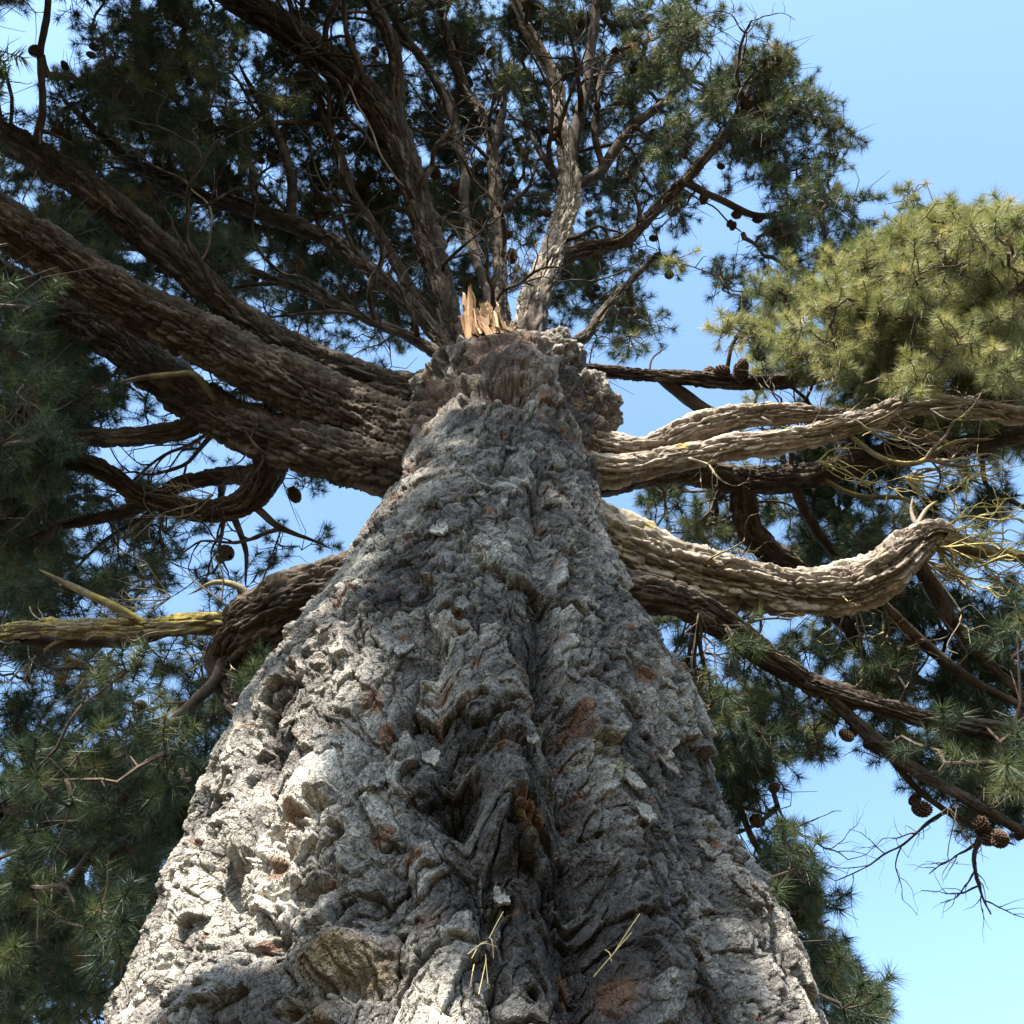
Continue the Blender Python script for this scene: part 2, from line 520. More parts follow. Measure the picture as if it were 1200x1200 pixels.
def tube(name, pts, mat, parent, seed=0, rough=1.0, skel=None, collar=0.0, wob=1.0):
    """pts: (px, py, height, radius in photograph pixels)"""
    P = np.array([at(a, b, c) for a, b, c, _ in pts])
    fam = CURVES.setdefault(parent.name, [])
    if fam:
        F_ = np.vstack(fam)
        P[0] = F_[np.linalg.norm(F_ - P[0], axis=1).argmin()]
    Rm = np.array([r * np.linalg.norm(p - CAM) / FPX for (_, _, _, r), p in zip(pts, P)])
    L = np.linalg.norm(np.diff(P, axis=0), axis=1).sum()
    rp = max(q[3] for q in pts)
    lp = sum(math.hypot(a[0] - b[0], a[1] - b[1]) for a, b in zip(pts, pts[1:]))
    big = rp >= 9
    nl = int(np.clip(max(L / .018, lp / 1.6), 10, 520)) if big else int(np.clip(lp / 6, 8, 90))
    na = int(np.clip(rp * 4.6, 34, 150)) if big else (12 if rp > 4 else 7)
    C = catmull(P, nl)
    t = np.linspace(0, 1, nl) * (len(pts) - 1)
    Rr = np.interp(t, np.arange(len(pts)), Rm)
    k = max(3, nl // (len(pts) * 2)); ker = np.ones(k) / k
    Rr = np.convolve(np.pad(Rr, (k // 2, k - 1 - k // 2), 'edge'), ker, 'valid')
    s = np.concatenate([[0], np.cumsum(np.linalg.norm(np.diff(C, axis=0), axis=1))])
    # small irregular bends
    mr = Rm.max()
    wv = np.stack([perlin(np.stack([s / (mr * 9 + .25), s * 0 + seed * 3.7, s * 0 + q], -1), 7 + q) for q in range(3)], -1)
    C = C + wv * (min(.35 * mr + .012, .09) * wob) * sstep(0, .5, s)[:, None]
    if collar:
        Rr = Rr * (1 + collar * np.exp(-(s / (.45)) ** 2))
    CURVES.setdefault('limb_new' if parent is tree else parent.name, []).append(C)
    T, N, B = frames(C)
    ang = np.linspace(0, 2 * math.pi, na, endpoint=False)
    AA, SS = np.meshgrid(ang, s)
    RRr = np.repeat(Rr[:, None], na, 1)
    q = np.stack([np.cos(AA) * RRr, np.sin(AA) * RRr, SS + seed * 5.1], -1)
    lowf = 0.13 * RRr * perlin(q * (1.4 / max(mr, .05)) * np.array([1, 1, .45]), seed)
    pl = np.full(q.shape[:2], .5)
    disp = lowf
    if big:
        wrap = max(6, int(round(2 * math.pi * mr / .05)))
        ua = AA / (2 * math.pi) * wrap
        wp = fbm(q * 5, 3, seed + 3, .6)
        f1, f2, ou, ov, a, b, c = worley(ua + .35 * wp, (SS + .10 * wp) / .30, wrap, seed + 5)
        e = sstep(0, .22, f2 - f1)
        amp = min(.11 * mr, .022) * rough
        disp = disp + amp * ((a - .5) * 1.5 - (1 - e) * 1.3 + ov * (b - .5) * 1.2)
        f1b, f2b, _, _, a2, b2, _ = worley(ua * 2 + .4 * wp, (SS + .06 * wp) / .12, wrap * 2, seed + 45)
        disp = disp + amp * .45 * ((a2 - .5) * 1.6 - (1 - sstep(0, .2, f2b - f1b)))
        rid = fbm(q * np.array([18, 18, 3.4]), 3, seed + 9)
        fur = np.abs(perlin((q + .05 * wp[..., None]) * np.array([13, 13, 1.7]), seed + 19)); disp = disp - min(.10 * mr, .02) * np.exp(-(fur / .13) ** 2)
        disp = disp + amp * .9 * terrace(rid, 3, .25)
        pl = np.clip(.5 + (a - .5) * .5 + (a2 - .5) * .4 + .2 * rid, 0, 1)
    else:
        pl = np.clip(.5 + .5 * perlin(q * 9, seed), 0, 1)
    Rd = RRr + disp
    V = C[:, None] + N[:, None] * (np.cos(AA) * Rd)[..., None] + B[:, None] * (np.sin(AA) * Rd)[..., None]
    V[-1] = C[-1]
    me = grid_mesh(name, V - ORG, mat, True, {'plate': pl})
    o = link(name, me, parent)
    if skel is not None:
        for k in np.linspace(int(nl * .12), nl - 1, max(3, int(L / .3))).astype(int):
            x, y, _ = to_px(C[k])
            SKEL.append((skel, float(x), float(y), float(C[k][2]), C[k], Rr[k]))
    return o


# (name, material, points, side branches[(material, points)])
LIMBS = [
 ('L1', M_BROWN, [(560, 530, 7.45, 42), (486, 515, 7.7, 44), (430, 495, 7.95, 40), (350, 455, 8.3, 34), (250, 405, 8.7, 29), (150, 352, 8.9, 25), (60, 292, 9.1, 24.5), (-30, 235, 9.2, 24), (-160, 160, 9.6, 22.9), (-300, 90, 10.2, 15.8)], []),
 ('L2', M_BROWN, [(560, 560, 7.2, 28.8), (480, 556, 7.35, 30.4), (400, 540, 7.7, 30.4), (300, 505, 8.3, 28.8), (220, 465, 8.8, 24.8), (150, 415, 9.3, 21.6), (90, 370, 9.8, 18.4), (0, 320, 10.4, 15.2), (-120, 260, 11, 9.6)],
    [(M_BROWN, [(240, 480, 8.7, 14), (212, 506, 8.6, 11), (150, 516, 8.4, 10), (90, 512, 8.2, 10), (33, 500, 8.0, 9), (-50, 480, 7.8, 7)]),
     (M_BROWN, [(330, 520, 8.2, 22), (318, 560, 8.2, 18), (290, 592, 8.2, 15), (233, 603, 8.3, 12), (167, 587, 8.4, 10), (117, 552, 8.5, 9), (60, 545, 8.6, 7), (0, 560, 8.7, 5)]),
     (M_BROWN, [(320, 530, 8.5, 12), (267, 557, 8.6, 10), (217, 567, 8.7, 9), (150, 600, 8.8, 7), (70, 615, 8.8, 5), (10, 640, 8.8, 3)]),
     (M_LICH, [(265, 470, 8.5, 6), (230, 440, 8.5, 6), (170, 445, 8.5, 5), (105, 448, 8.5, 4)]),
     (M_TWIG, [(270, 600, 8.2, 7), (283, 640, 8.1, 5), (284, 690, 8.0, 4)]),
     (M_TWIG, [(290, 600, 8.1, 8), (333, 620, 8.0, 6), (393, 647, 7.9, 6)])]),
 ('L3', M_BROWN, [(560, 470, 8.7, 18.7), (500, 458, 8.8, 18.7), (430, 440, 9.1, 18.7), (350, 408, 9.5, 17.0), (280, 368, 10, 16.1), (200, 298, 10.6, 17.0), (120, 228, 11, 16.1), (50, 188, 11.3, 15.3), (-10, 158, 11.6, 15.3), (-120, 100, 12, 11.9)],
    [(M_TWIG, [(38, 165, 11.3, 10), (48, 110, 11.4, 7), (52, 60, 11.6, 7), (58, -20, 11.8, 6), (60, -80, 12, 4)]),
     (M_DEAD, [(43, 150, 11.3, 3), (43, 200, 11.2, 3), (25, 240, 11.2, 2)]),
     (M_TWIG, [(0, 130, 11.4, 4), (14, 95, 11.5, 4), (0, 72, 11.6, 3)]),
     (M_DEAD, [(230, 313, 10.4, 3), (247, 280, 10.4, 3), (245, 245, 10.5, 3), (215, 210, 10.6, 2)])]),
 ('L5', M_BROWN, [(560, 430, 9.6, 7.5), (530, 410, 9.9, 9.0), (480, 358, 10.7, 9.0), (400, 290, 12, 9.0), (300, 247, 13, 9.0), (233, 230, 13.6, 6.8), (150, 190, 14, 5.2), (80, 120, 14.3, 3.0)],
    [(M_BROWN, [(340, 260, 12.6, 8), (340, 200, 13, 7), (310, 130, 13.6, 6), (280, 70, 14, 4)])]),
 ('L5b', M_BROWN, [(560, 430, 9.8, 6.3), (520, 385, 10.5, 6.3), (470, 320, 11.6, 6.3), (420, 235, 12.8, 5.6), (385, 150, 13.8, 4.9), (355, 60, 14.8, 3.5), (330, -30, 15.5, 2.1)], []),
 ('L5c', M_BROWN, [(545, 440, 9.4, 5.6), (480, 395, 10.2, 6.3), (410, 365, 11, 5.6), (330, 330, 12, 4.9), (230, 300, 13, 3.5), (140, 290, 13.6, 2.1)], []),
 ('L6', M_BROWN, [(560, 450, 9.4, 14.8), (545, 425, 9.8, 13.1), (530, 375, 10.5, 13.9), (505, 290, 11.7, 14.8), (482, 210, 12.7, 14.8), (458, 145, 13.5, 15.6), (405, 92, 14.0, 15.6), (345, 38, 14.4, 14.8), (270, -12, 14.8, 13.9), (150, -80, 15.4, 9.8)],
    [(M_BROWN, [(470, 180, 13.2, 14), (468, 110, 13.7, 11), (462, 60, 14, 10), (440, 10, 14.4, 9), (415, -50, 14.8, 7)]),
     (M_DEAD, [(490, 232, 12.4, 3), (450, 190, 12.5, 3), (420, 120, 12.8, 3), (405, 100, 13, 2)])]),
 ('L8', M_BROWN, [(590, 410, 10, 4.9), (572, 350, 10.9, 5.6), (548, 267, 12.4, 5.6), (537, 160, 14.2, 5.6), (510, 93, 15, 4.9), (460, 20, 15.8, 4.2), (430, -30, 16.2, 3.5)], []),
 ('L7', M_BROWN, [(595, 410, 10, 7.8), (587, 350, 11, 8.6), (580, 260, 12.7, 7.8), (577, 165, 14.4, 7.0), (543, 100, 15.3, 6.2), (523, 33, 16, 4.7), (505, -40, 16.6, 3.1)],
    [(M_BROWN, [(578, 180, 14.1, 7), (590, 120, 15, 5), (585, 50, 15.8, 4)])]),
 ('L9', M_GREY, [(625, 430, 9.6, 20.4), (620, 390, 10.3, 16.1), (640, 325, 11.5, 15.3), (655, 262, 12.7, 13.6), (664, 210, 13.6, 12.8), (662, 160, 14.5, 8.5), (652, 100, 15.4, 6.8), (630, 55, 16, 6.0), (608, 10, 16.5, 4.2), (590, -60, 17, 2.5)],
    [(M_BROWN, [(665, 200, 13.8, 10), (678, 140, 14.6, 9), (690, 80, 15.4, 8), (696, 27, 16, 7), (702, -30, 16.5, 5)]),
     (M_BROWN, [(662, 225, 13.4, 6), (640, 190, 13.9, 6), (617, 145, 14.6, 5)]),
     (M_BROWN, [(668, 215, 13.5, 9), (700, 205, 13.8, 8), (722, 175, 14.2, 8), (747, 143, 14.6, 7), (790, 110, 15, 5), (825, 60, 15.6, 3)]),
     (M_BROWN, [(697, 190, 13.9, 5), (697, 140, 14.4, 5), (715, 70, 15.2, 4), (760, 45, 15.6, 3)])]),
 ('L10', M_BROWN, [(640, 330, 11.4, 9.6), (668, 298, 12.1, 9.6), (730, 278, 12.4, 7.2), (772, 242, 12.8, 6.4), (803, 213, 13, 5.6), (835, 176, 13.3, 4.8), (868, 135, 13.7, 4.0), (885, 90, 14, 2.4)],
    [(M_BROWN, [(803, 215, 13, 6), (840, 232, 13, 5), (885, 251, 13, 5), (935, 246, 13.1, 4), (975, 228, 13.3, 3)]),
     (M_TWIG, [(800, 228, 13, 2.2), (830, 240, 13, 2), (855, 262, 12.9, 2), (870, 275, 12.9, 1.2)]),
     (M_BROWN, [(868, 135, 13.7, 4), (905, 120, 13.8, 3), (930, 100, 14, 2)])]),
 ('L11', M_BROWN, [(640, 420, 9.8, 9), (680, 400, 10.4, 7), (710, 365, 11, 6), (740, 330, 11.6, 4), (765, 300, 12, 3)], []),
 ('L12', M_BROWN, [(620, 430, 9.35, 9), (690, 434, 9.3, 7), (750, 441, 9.2, 8), (830, 446, 9.1, 9), (900, 448, 9.0, 9), (960, 440, 8.9, 9), (1010, 420, 8.9, 8), (1060, 385, 8.9, 7), (1120, 340, 9, 5), (1160, 300, 9.1, 3)],
    [(M_BROWN, [(770, 443, 9.2, 6), (800, 462, 9.1, 8), (832, 482, 9.0, 8), (860, 492, 8.9, 6)]),
     (M_TWIG, [(760, 438, 9.2, 2), (765, 420, 9.3, 2), (785, 404, 9.4, 1.5)]),
     (M_TWIG, [(850, 440, 9.1, 4), (856, 410, 9.2, 4), (868, 385, 9.3, 3), (870, 345, 9.5, 2)]),
     (M_BROWN, [(960, 440, 8.9, 6), (990, 380, 9, 5), (1040, 320, 9.2, 4), (1070, 265, 9.4, 3)])]),
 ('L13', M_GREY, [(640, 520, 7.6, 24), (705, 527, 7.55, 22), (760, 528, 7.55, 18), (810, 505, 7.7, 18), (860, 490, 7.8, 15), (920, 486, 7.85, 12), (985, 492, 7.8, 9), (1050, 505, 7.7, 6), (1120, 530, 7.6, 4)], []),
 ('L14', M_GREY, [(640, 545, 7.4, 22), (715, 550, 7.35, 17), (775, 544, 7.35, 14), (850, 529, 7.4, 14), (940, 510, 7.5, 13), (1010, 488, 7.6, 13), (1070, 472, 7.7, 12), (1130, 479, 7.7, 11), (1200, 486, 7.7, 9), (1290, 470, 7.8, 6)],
    [(M_LICH, [(990, 503, 7.5, 4), (1030, 535, 7.4, 5), (1075, 540, 7.3, 5), (1120, 520, 7.3, 4), (1170, 510, 7.3, 3)]),
     (M_LICH, [(1085, 535, 7.3, 3.5), (1120, 545, 7.2, 3), (1160, 542, 7.2, 2.5)]),
     (M_DEAD, [(1085, 468, 7.7, 3), (1050, 440, 7.8, 2), (1010, 445, 7.8, 1.5)]),
     (M_DEAD, [(1110, 470, 7.7, 3), (1085, 462, 7.8, 2.5), (1020, 500, 7.5, 2), (1010, 510, 7.4, 1.5)])]),
 ('L14c', M_BROWN, [(700, 560, 7.5, 18), (800, 552, 7.8, 17), (870, 562, 7.9, 16), (960, 555, 8.1, 15), (1050, 527, 8.3, 13), (1120, 520, 8.4, 11), (1220, 500, 8.6, 8)],
    [(M_BROWN, [(865, 560, 7.9, 14), (880, 615, 7.8, 15), (905, 650, 7.7, 14), (945, 685, 7.6, 11), (990, 740, 7.4, 8), (1020, 800, 7.2, 5)]),
     (M_BROWN, [(925, 560, 8, 6), (950, 610, 7.9, 6), (985, 655, 7.8, 5), (1020, 690, 7.8, 4)]),
     (M_LICH, [(960, 560, 8, 4), (1010, 580, 7.9, 5), (1060, 590, 7.9, 4), (1090, 610, 7.8, 3)])]),
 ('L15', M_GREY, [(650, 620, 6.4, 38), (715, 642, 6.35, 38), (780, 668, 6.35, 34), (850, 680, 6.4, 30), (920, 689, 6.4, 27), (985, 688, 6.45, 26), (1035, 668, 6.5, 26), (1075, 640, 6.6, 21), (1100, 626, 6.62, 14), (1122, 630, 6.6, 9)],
    [(M_LICH, [(1100, 628, 6.6, 11), (1130, 638, 6.6, 9), (1170, 650, 6.6, 7), (1230, 660, 6.6, 6), (1300, 670, 6.6, 4)]),
     (M_DEAD, [(1078, 625, 6.65, 7), (1070, 605, 6.75, 5), (1073, 583, 6.85, 1.5)]),
     (M_DEAD, [(1080, 615, 6.7, 6), (1086, 595, 6.8, 4.5), (1098, 584, 6.85, 3)]),
     (M_BROWN, [(1010, 695, 6.5, 8), (1050, 730, 6.5, 7), (1100, 770, 6.4, 6), (1150, 800, 6.3, 5), (1210, 830, 6.2, 3)]),
     (M_BROWN, [(1070, 660, 6.6, 9), (1110, 720, 6.6, 8), (1160, 780, 6.5, 6), (1210, 830, 6.4, 5)])]),
 ('L16', M_BROWN, [(680, 690, 6.0, 23.4), (740, 695, 5.95, 22.5), (800, 703, 6.0, 19.8), (850, 728, 6.0, 18.0), (900, 768, 5.95, 14.4), (950, 800, 5.9, 11.7), (1000, 815, 5.85, 10.8), (1100, 842, 5.8, 9.9), (1200, 862, 5.8, 9.0), (1320, 880, 5.8, 5.4)],
    [(M_BROWN, [(960, 812, 5.85, 9), (1017, 858, 5.7, 8), (1083, 912, 5.6, 7), (1133, 942, 5.5, 6), (1215, 985, 5.4, 5), (1300, 1020, 5.3, 3)]),
     (M_BROWN, [(1030, 868, 5.7, 4), (1075, 925, 5.6, 3.5), (1130, 962, 5.5, 3), (1190, 992, 5.4, 2)]),
     (M_TWIG, [(800, 715, 6, 5), (830, 790, 5.9, 4), (880, 860, 5.8, 3), (918, 940, 5.7, 2)])]),
 ('L23', M_BROWN, [(700, 760, 6.1, 7.2), (790, 830, 5.9, 5.9), (850, 900, 5.75, 4.5), (880, 980, 5.6, 3.6), (925, 1050, 5.5, 3.1), (965, 1120, 5.4, 2.2), (990, 1180, 5.3, 1.8), (1030, 1260, 5.2, 0.9)], []),
 ('L17', M_BROWN, [(450, 680, 6.0, 30), (385, 690, 5.95, 32), (335, 706, 5.95, 34), (295, 735, 5.95, 36), (275, 775, 5.9, 30), (285, 815, 5.7, 24), (300, 850, 5.5, 12)],
    [(M_LICH, [(290, 730, 5.95, 16), (255, 728, 6, 13), (200, 732, 6, 12), (150, 736, 6.05, 11), (90, 738, 6.1, 10), (30, 738, 6.2, 9), (-60, 748, 6.3, 7)]),
     (M_BROWN, [(230, 740, 6, 6), (150, 750, 6.1, 7), (70, 752, 6.2, 7), (0, 745, 6.3, 6), (-60, 740, 6.4, 4)]),
     (M_LICH, [(278, 722, 5.95, 8), (290, 702, 6, 7), (284, 686, 6.05, 6), (258, 681, 6.1, 5), (210, 690, 6.2, 4)]),
     (M_LICH, [(178, 726, 6.05, 8), (125, 708, 6.1, 7), (85, 686, 6.2, 6), (55, 672, 6.2, 3)]),
     (M_DEAD, [(272, 716, 6, 3), (240, 690, 6, 2.5), (212, 670, 6.1, 2)]),
     (M_DEAD, [(270, 700, 6.0, 2.5), (262, 670, 6.1, 2), (248, 648, 6.1, 1.5)]),
     (M_DEAD, [(245, 735, 5.9, 2), (190, 742, 5.9, 1.8), (160, 755, 5.9, 1.5), (143, 742, 5.9, 1)])]),
 ('L18', M_BROWN, [(300, 790, 5.9, 7.8), (265, 775, 5.85, 7.8), (248, 800, 5.7, 6.7), (200, 850, 5.5, 6.2), (160, 905, 5.4, 6.2), (100, 1010, 5.2, 5.6), (40, 1080, 5.1, 5.0), (-30, 1140, 5.0, 3.9), (-120, 1220, 4.9, 2.2)],
    [(M_BROWN, [(150, 925, 5.35, 6), (110, 950, 5.4, 5), (60, 960, 5.5, 4), (0, 950, 5.6, 3)]),
     (M_BROWN, [(105, 1000, 5.2, 6), (130, 1060, 5.1, 5), (140, 1130, 5.1, 4), (130, 1200, 5, 3)])]),
]
TAN = {}
limb_objs = []
for k, (key, mat, pts, subs) in enumerate(LIMBS):
    if pts[0][2] > 9.15:
        pts = [(597, 484, 8.3, pts[0][3] * 1.8), pts[0][:3] + (pts[0][3] * 1.35,)] + pts[1:]
    o = tube('limb', pts, mat, tree, 10 + k, 1.0, k, 0.30 if pts[0][3] > 15 else 0.0)
    limb_objs.append(o)
    CURVES[o.name] = CURVES.pop('limb_new'); CURVES.pop(tree.name, None)
    for j, (m2, p2) in enumerate(subs):
        if key in ('L5', 'L6', 'L9', 'L7', 'L10', 'L3'):
            p2 = [(a, b, c, d * .75) for a, b, c, d in p2]
        wb = 1.0
        if m2 is not M_BROWN and max(q[3] for q in p2) <= 8 and key not in ('L18',):
            p2 = [(a, b, c, d * .62) for a, b, c, d in p2]; wb = 3.5
        if m2 is M_DEAD:
            p2 = [(a, b, c, d * .72) for a, b, c, d in p2]
        if 0 < p2[-1][0] < 1200 and 0 < p2[-1][1] < 1200:
            p2 = p2[:-1] + [p2[-1][:3] + (.7,)]
        tube('dead_branch' if m2 is M_DEAD else 'side_branch', p2, m2, o, 60 + 7 * k + j, 1.0, None if m2 is M_DEAD else k, 0.0, wb)

# ------------------------------------------------------------------ foliage from a density chart of the crown (40 px cells)
GRID = """
004188666667887879878 000000000
015797557756886767882 774000000
016896868878877776768 787100000
257998858868685667786 887600000
577888756887876676786 666200000
666899857688788767671 336733100
687788886787788887650 057669998
788677876877878877732 534589999
888757868777867777850 586999999
999865777588765666710 466899999
999665556555000066200 123689999
999645544300000005000 133589899
997543445500000000012 223465567
996564325500000000012 356765645
976465135000000000166 667653556
976664123400000000046 657564333
966784234200000000004 555564334
965653323000000000044 545677534
755543330000000000046 456776667
456555650000000000066 643488867
656674750000000000006 674367788
786587400000000000008 887126688
888988000000000000000 770004789
889988000000000000000 520000267
988997000000000000000 242000012
556867000000000000000 386000000
888987000000000000000 087000000
999866000000000000000 045300000
997470000000000000000 007620000
887470000000000000000 000760000
""".strip().splitlines()
CELLS = {}
for rr, line in enumerate(GRID):
    line = line.replace(' ', '')
    for cc, ch in enumerate(line):
        CELLS[(cc, rr)] = int(ch)
# the crown goes on past the picture's edges
for cc in range(-6, 21):
    for rr in range(-9, 0):
        CELLS[(cc, rr)] = max(0, 6 - (abs(rr) > 6) * 2 - (cc > 18) * 2)
for rr in range(0, 30):
    for cc in range(-5, 0):
        CELLS[(cc, rr)] = 5 if (rr > 3) else 1
    if 5 < rr < 24:
        for cc in range(30, 35):
            CELLS[(cc, rr)] = 6

SK = np.array([(s[1], s[2], s[3]) for s in SKEL])
SKRP = np.array([s[5] * FPX / np.linalg.norm(s[4] - CAM) for s in SKEL]); SKRP = np.where(SKRP > 4.5, SKRP, -40)
SKP = np.array([s[4] for s in SKEL]); SKL = np.array([s[0] for s in SKEL])
clusters = []
for (cc, rr), d in sorted(CELLS.items()):
    if d == 0:
        continue
    if 20 <= cc <= 25 and 0 <= rr <= 6:
        d = d * .74
    cx, cy = cc * 40 + 20, rr * 40 + 20
    dpx = np.hypot(SK[:, 0] - cx, SK[:, 1] - cy)
    near = np.argsort(dpx)[:6]
    ww = 1 / (dpx[near] + 15)
    z0 = float((SK[near, 2] * ww).sum() / ww.sum())
    spread = 1.3 if cy < 420 and cx < 850 else (0.65 if cy < 800 else .5)
    lowleft = cx < 420 and cy > 560
    if lowleft:
        z0 += 1.7
    dist = float(np.linalg.norm(at(cx, cy, z0) - CAM))
    outside = cc < 0 or rr < 0 or cc > 29
    lam = 17 * (d / 9) ** 2.5 * (dist / 12) ** 1.6
    if cx > 820 and cy < 480:
        lam *= 2.1
    if cx < 100 and 340 < cy < 760:
        lam *= 2.0
    if lowleft:
        lam *= .95
    if cx > 700 and cy > 480:
        lam *= 1.9
    subc = [(cx + RNG.uniform(-20, 20), cy + RNG.uniform(-20, 20)) for _ in range(3)]
    if outside:
        lam *= .3
    n = RNG.poisson(lam) if d < 9 else int(lam + 1)
    for _ in range(n):
        sx_, sy_ = subc[RNG.integers(3)]; x = sx_ + RNG.normal(0, 8); y = sy_ + RNG.normal(0, 8) + (24 if cx > 820 and cy < 480 else (8 if cx > 700 else 0))
        e = RNG.normal(.1, spread)
        k1 = np.hypot(SK[:, 1 - 1] - x, SK[:, 1] - y) < SKRP + 34
        if k1.any() and y < (765 if x < 330 else (1000 if x > 860 else 720)) and (x > 60 or y < 350) and not (x > 930 and y < 450):
            e = max(e, (float(SK[k1, 2].max()) - z0) + .35 + abs(RNG.normal(0, spread)) * .8)
        if x > 1080 and 560 < y < 720:
            e = abs(e) + .9
        z = z0 + e - (1.6 if lowleft and RNG.random() < .4 and y > 780 else 0)
        z = max(z, 3.6)
        clusters.append((at(x, y, z), 0))
# unseen crown clumps over and behind the camera, added to keep the trunk shaded
LITBOX = [(140, 185, 1130, 1200), (160, 235, 1085, 1150), (180, 330, 1030, 1100), (205, 365, 985, 1030), (320, 375, 945, 1000), (275, 320, 865, 950),
          (340, 400, 790, 850), (380, 440, 745, 800), (400, 480, 1070, 1110), (425, 500, 1150, 1205), (500, 680, 1140, 1210), (900, 945, 1130, 1195)]
# unseen clumps added towards the sun to shade the left limbs
for k in (0, 1, 2, 3, 5, 6, 22, 23):
    sel = [s for s in SKEL if s[0] == k and s[1] < 520]
    for s in sel:
        for _ in range(4):
            zt = s[3] + RNG.uniform(3.5, 6)
            B = s[4] + SUN * (zt - s[3]) / SUN[2] + RNG.normal(0, .35, 3)
            qx, qy, qf = to_px(B)
            if qf > 0 and -20 < qy < 1220 and -20 < qx < 1220:
                continue
            clusters.append((B, 1))

CP = np.array([c[0] for c in clusters]); CB = np.array([c[1] for c in clusters])
# keep foliage out of the trunk
R_at = np.interp(CP[:, 2], pz, pr, right=0); cx_at = np.interp(CP[:, 2], pz, px_)
ok = np.hypot(CP[:, 0] - cx_at, CP[:, 1] - DH) > R_at + .35
# and off the view of the trunk
qx, qy, qf = to_px(CP)
eL = np.interp(qy, [e[0] for e in EDGES][::-1], [e[1] for e in EDGES][::-1]); eR = np.interp(qy, [e[0] for e in EDGES][::-1], [e[2] for e in EDGES][::-1])
ok &= ~((qf > 0) & (qy > 430) & (qy < 1215) & (qx > eL + 5) & (qx < eR - 5) & (CP[:, 1] < DH + .3))
CP = CP[ok]; CB = CB[ok]
qx, qy, qf = to_px(CP)
CB = np.where((qf > 0) & (qy > -25) & (qy < 1225) & (qx > -25) & (qx < 1225), 0, 1)
targets = []
TRAD = .17
for a, b, c, d in LITBOX:
    for x in np.arange(a, b, 20):
        for y in np.arange(c, d, 20):
            hgt = trunk_hit(x, y)
            if hgt:
                th, z, r = hgt
                targets.append((np.array([np.interp(z, pz, px_) + math.sin(th) * r, DH - math.cos(th) * r, z]), TRAD))
for s in SKEL:
    if s[1] > 850 and 440 < s[2] < 720 and s[2] < 1200:
        targets.append((s[4], .38))
    if s[1] > 700 and 480 < s[2] < 560:
        targets.append((s[4], .38))
for p, x, y in zip(CP, qx, qy):
    if (x > 830 and 180 < y < 480 and x < 1230) or (x > 980 and 480 < y < 820 and x < 1230 and RNG.random() < .35) or (x > 800 and 0 < y < 300):
        targets.append((p, .30))
keep = np.ones(len(CP), bool)  # out-of-view clumps removed so that sun reaches the targets
for T, rad in targets:
    v = CP - T; s_ = v @ SUN
    d = np.linalg.norm(v - s_[:, None] * SUN, axis=1)
    keep &= ~((CB == 1) & (s_ > 0) & (d < rad))
CP = CP[keep]; CB = CB[keep]
extra = []  # unseen clumps added along the sun's rays to shade the trunk
lt = np.array([t for t, r_ in targets if r_ == TRAD])
for gx in range(140, 970, 24):
    for gy in range(400, 1270, 24):
        x = gx + RNG.uniform(-12, 12); y = gy + RNG.uniform(-12, 12)
        hgt = trunk_hit(x, y)
        if hgt is None:
            continue
        th, z, r = hgt
        lit = any(a <= x <= b and c <= y <= d for a, b, c, d in LITBOX)
        if lit:
            continue
        P = np.array([np.interp(z, pz, px_) + math.sin(th) * r, DH - math.cos(th) * r, z])
        for _ in range(2 + (RNG.random() < .4)):
            zt = RNG.uniform(max(12.5, z + 4), max(12.5, z + 4) + 1.8)
            B = P + SUN * (zt - z) / SUN[2] + RNG.normal(0, .05, 3)
            qx, qy, qf = to_px(B)
            if qf > 0 and -20 < qy < 1220 and -20 < qx < 1220:
                continue
            extra.append(B)
extra = np.array(extra)
for T in lt:
    v = extra - T; s_ = v @ SUN
    d = np.linalg.norm(v - s_[:, None] * SUN, axis=1)
    extra = extra[d > TRAD]
CP = np.vstack([CP, extra]); CB = np.concatenate([CB, np.full(len(extra), 2)])
# more unseen crown clumps, added to shade the inner and left foliage
ext2 = []
qx, qy, qf = to_px(CP)
for P, x, y, c_ in zip(CP, qx, qy, CB):
    if c_:
        continue
    pp = 1 if (x < 420 and y > 240) else (.55 if (y < 430 and x < 720) else 0)
    if RNG.random() > pp:
        continue
    for _ in range(6):
        B = P + SUN * RNG.uniform(2.5, 9) + RNG.normal(0, .15, 3)
        ax_, ay_, af_ = to_px(B)
        if af_ > 0 and -30 < ay_ < 1230 and -30 < ax_ < 1230:
            continue
        ext2.append(B)
        break
ext2 = np.array(ext2)
for T, rad in targets:
    v = ext2 - T; s_ = v @ SUN
    d = np.linalg.norm(v - s_[:, None] * SUN, axis=1)
    ext2 = ext2[~((s_ > 0) & (d < rad))]
CP = np.vstack([CP, ext2]); CB = np.concatenate([CB, np.full(len(ext2), 3)])
print('shade', len(ext2), 'extra', len(extra), 'carved', int((~keep).sum()), 'left outside', int(CB.sum()))
print('clusters', len(CP))

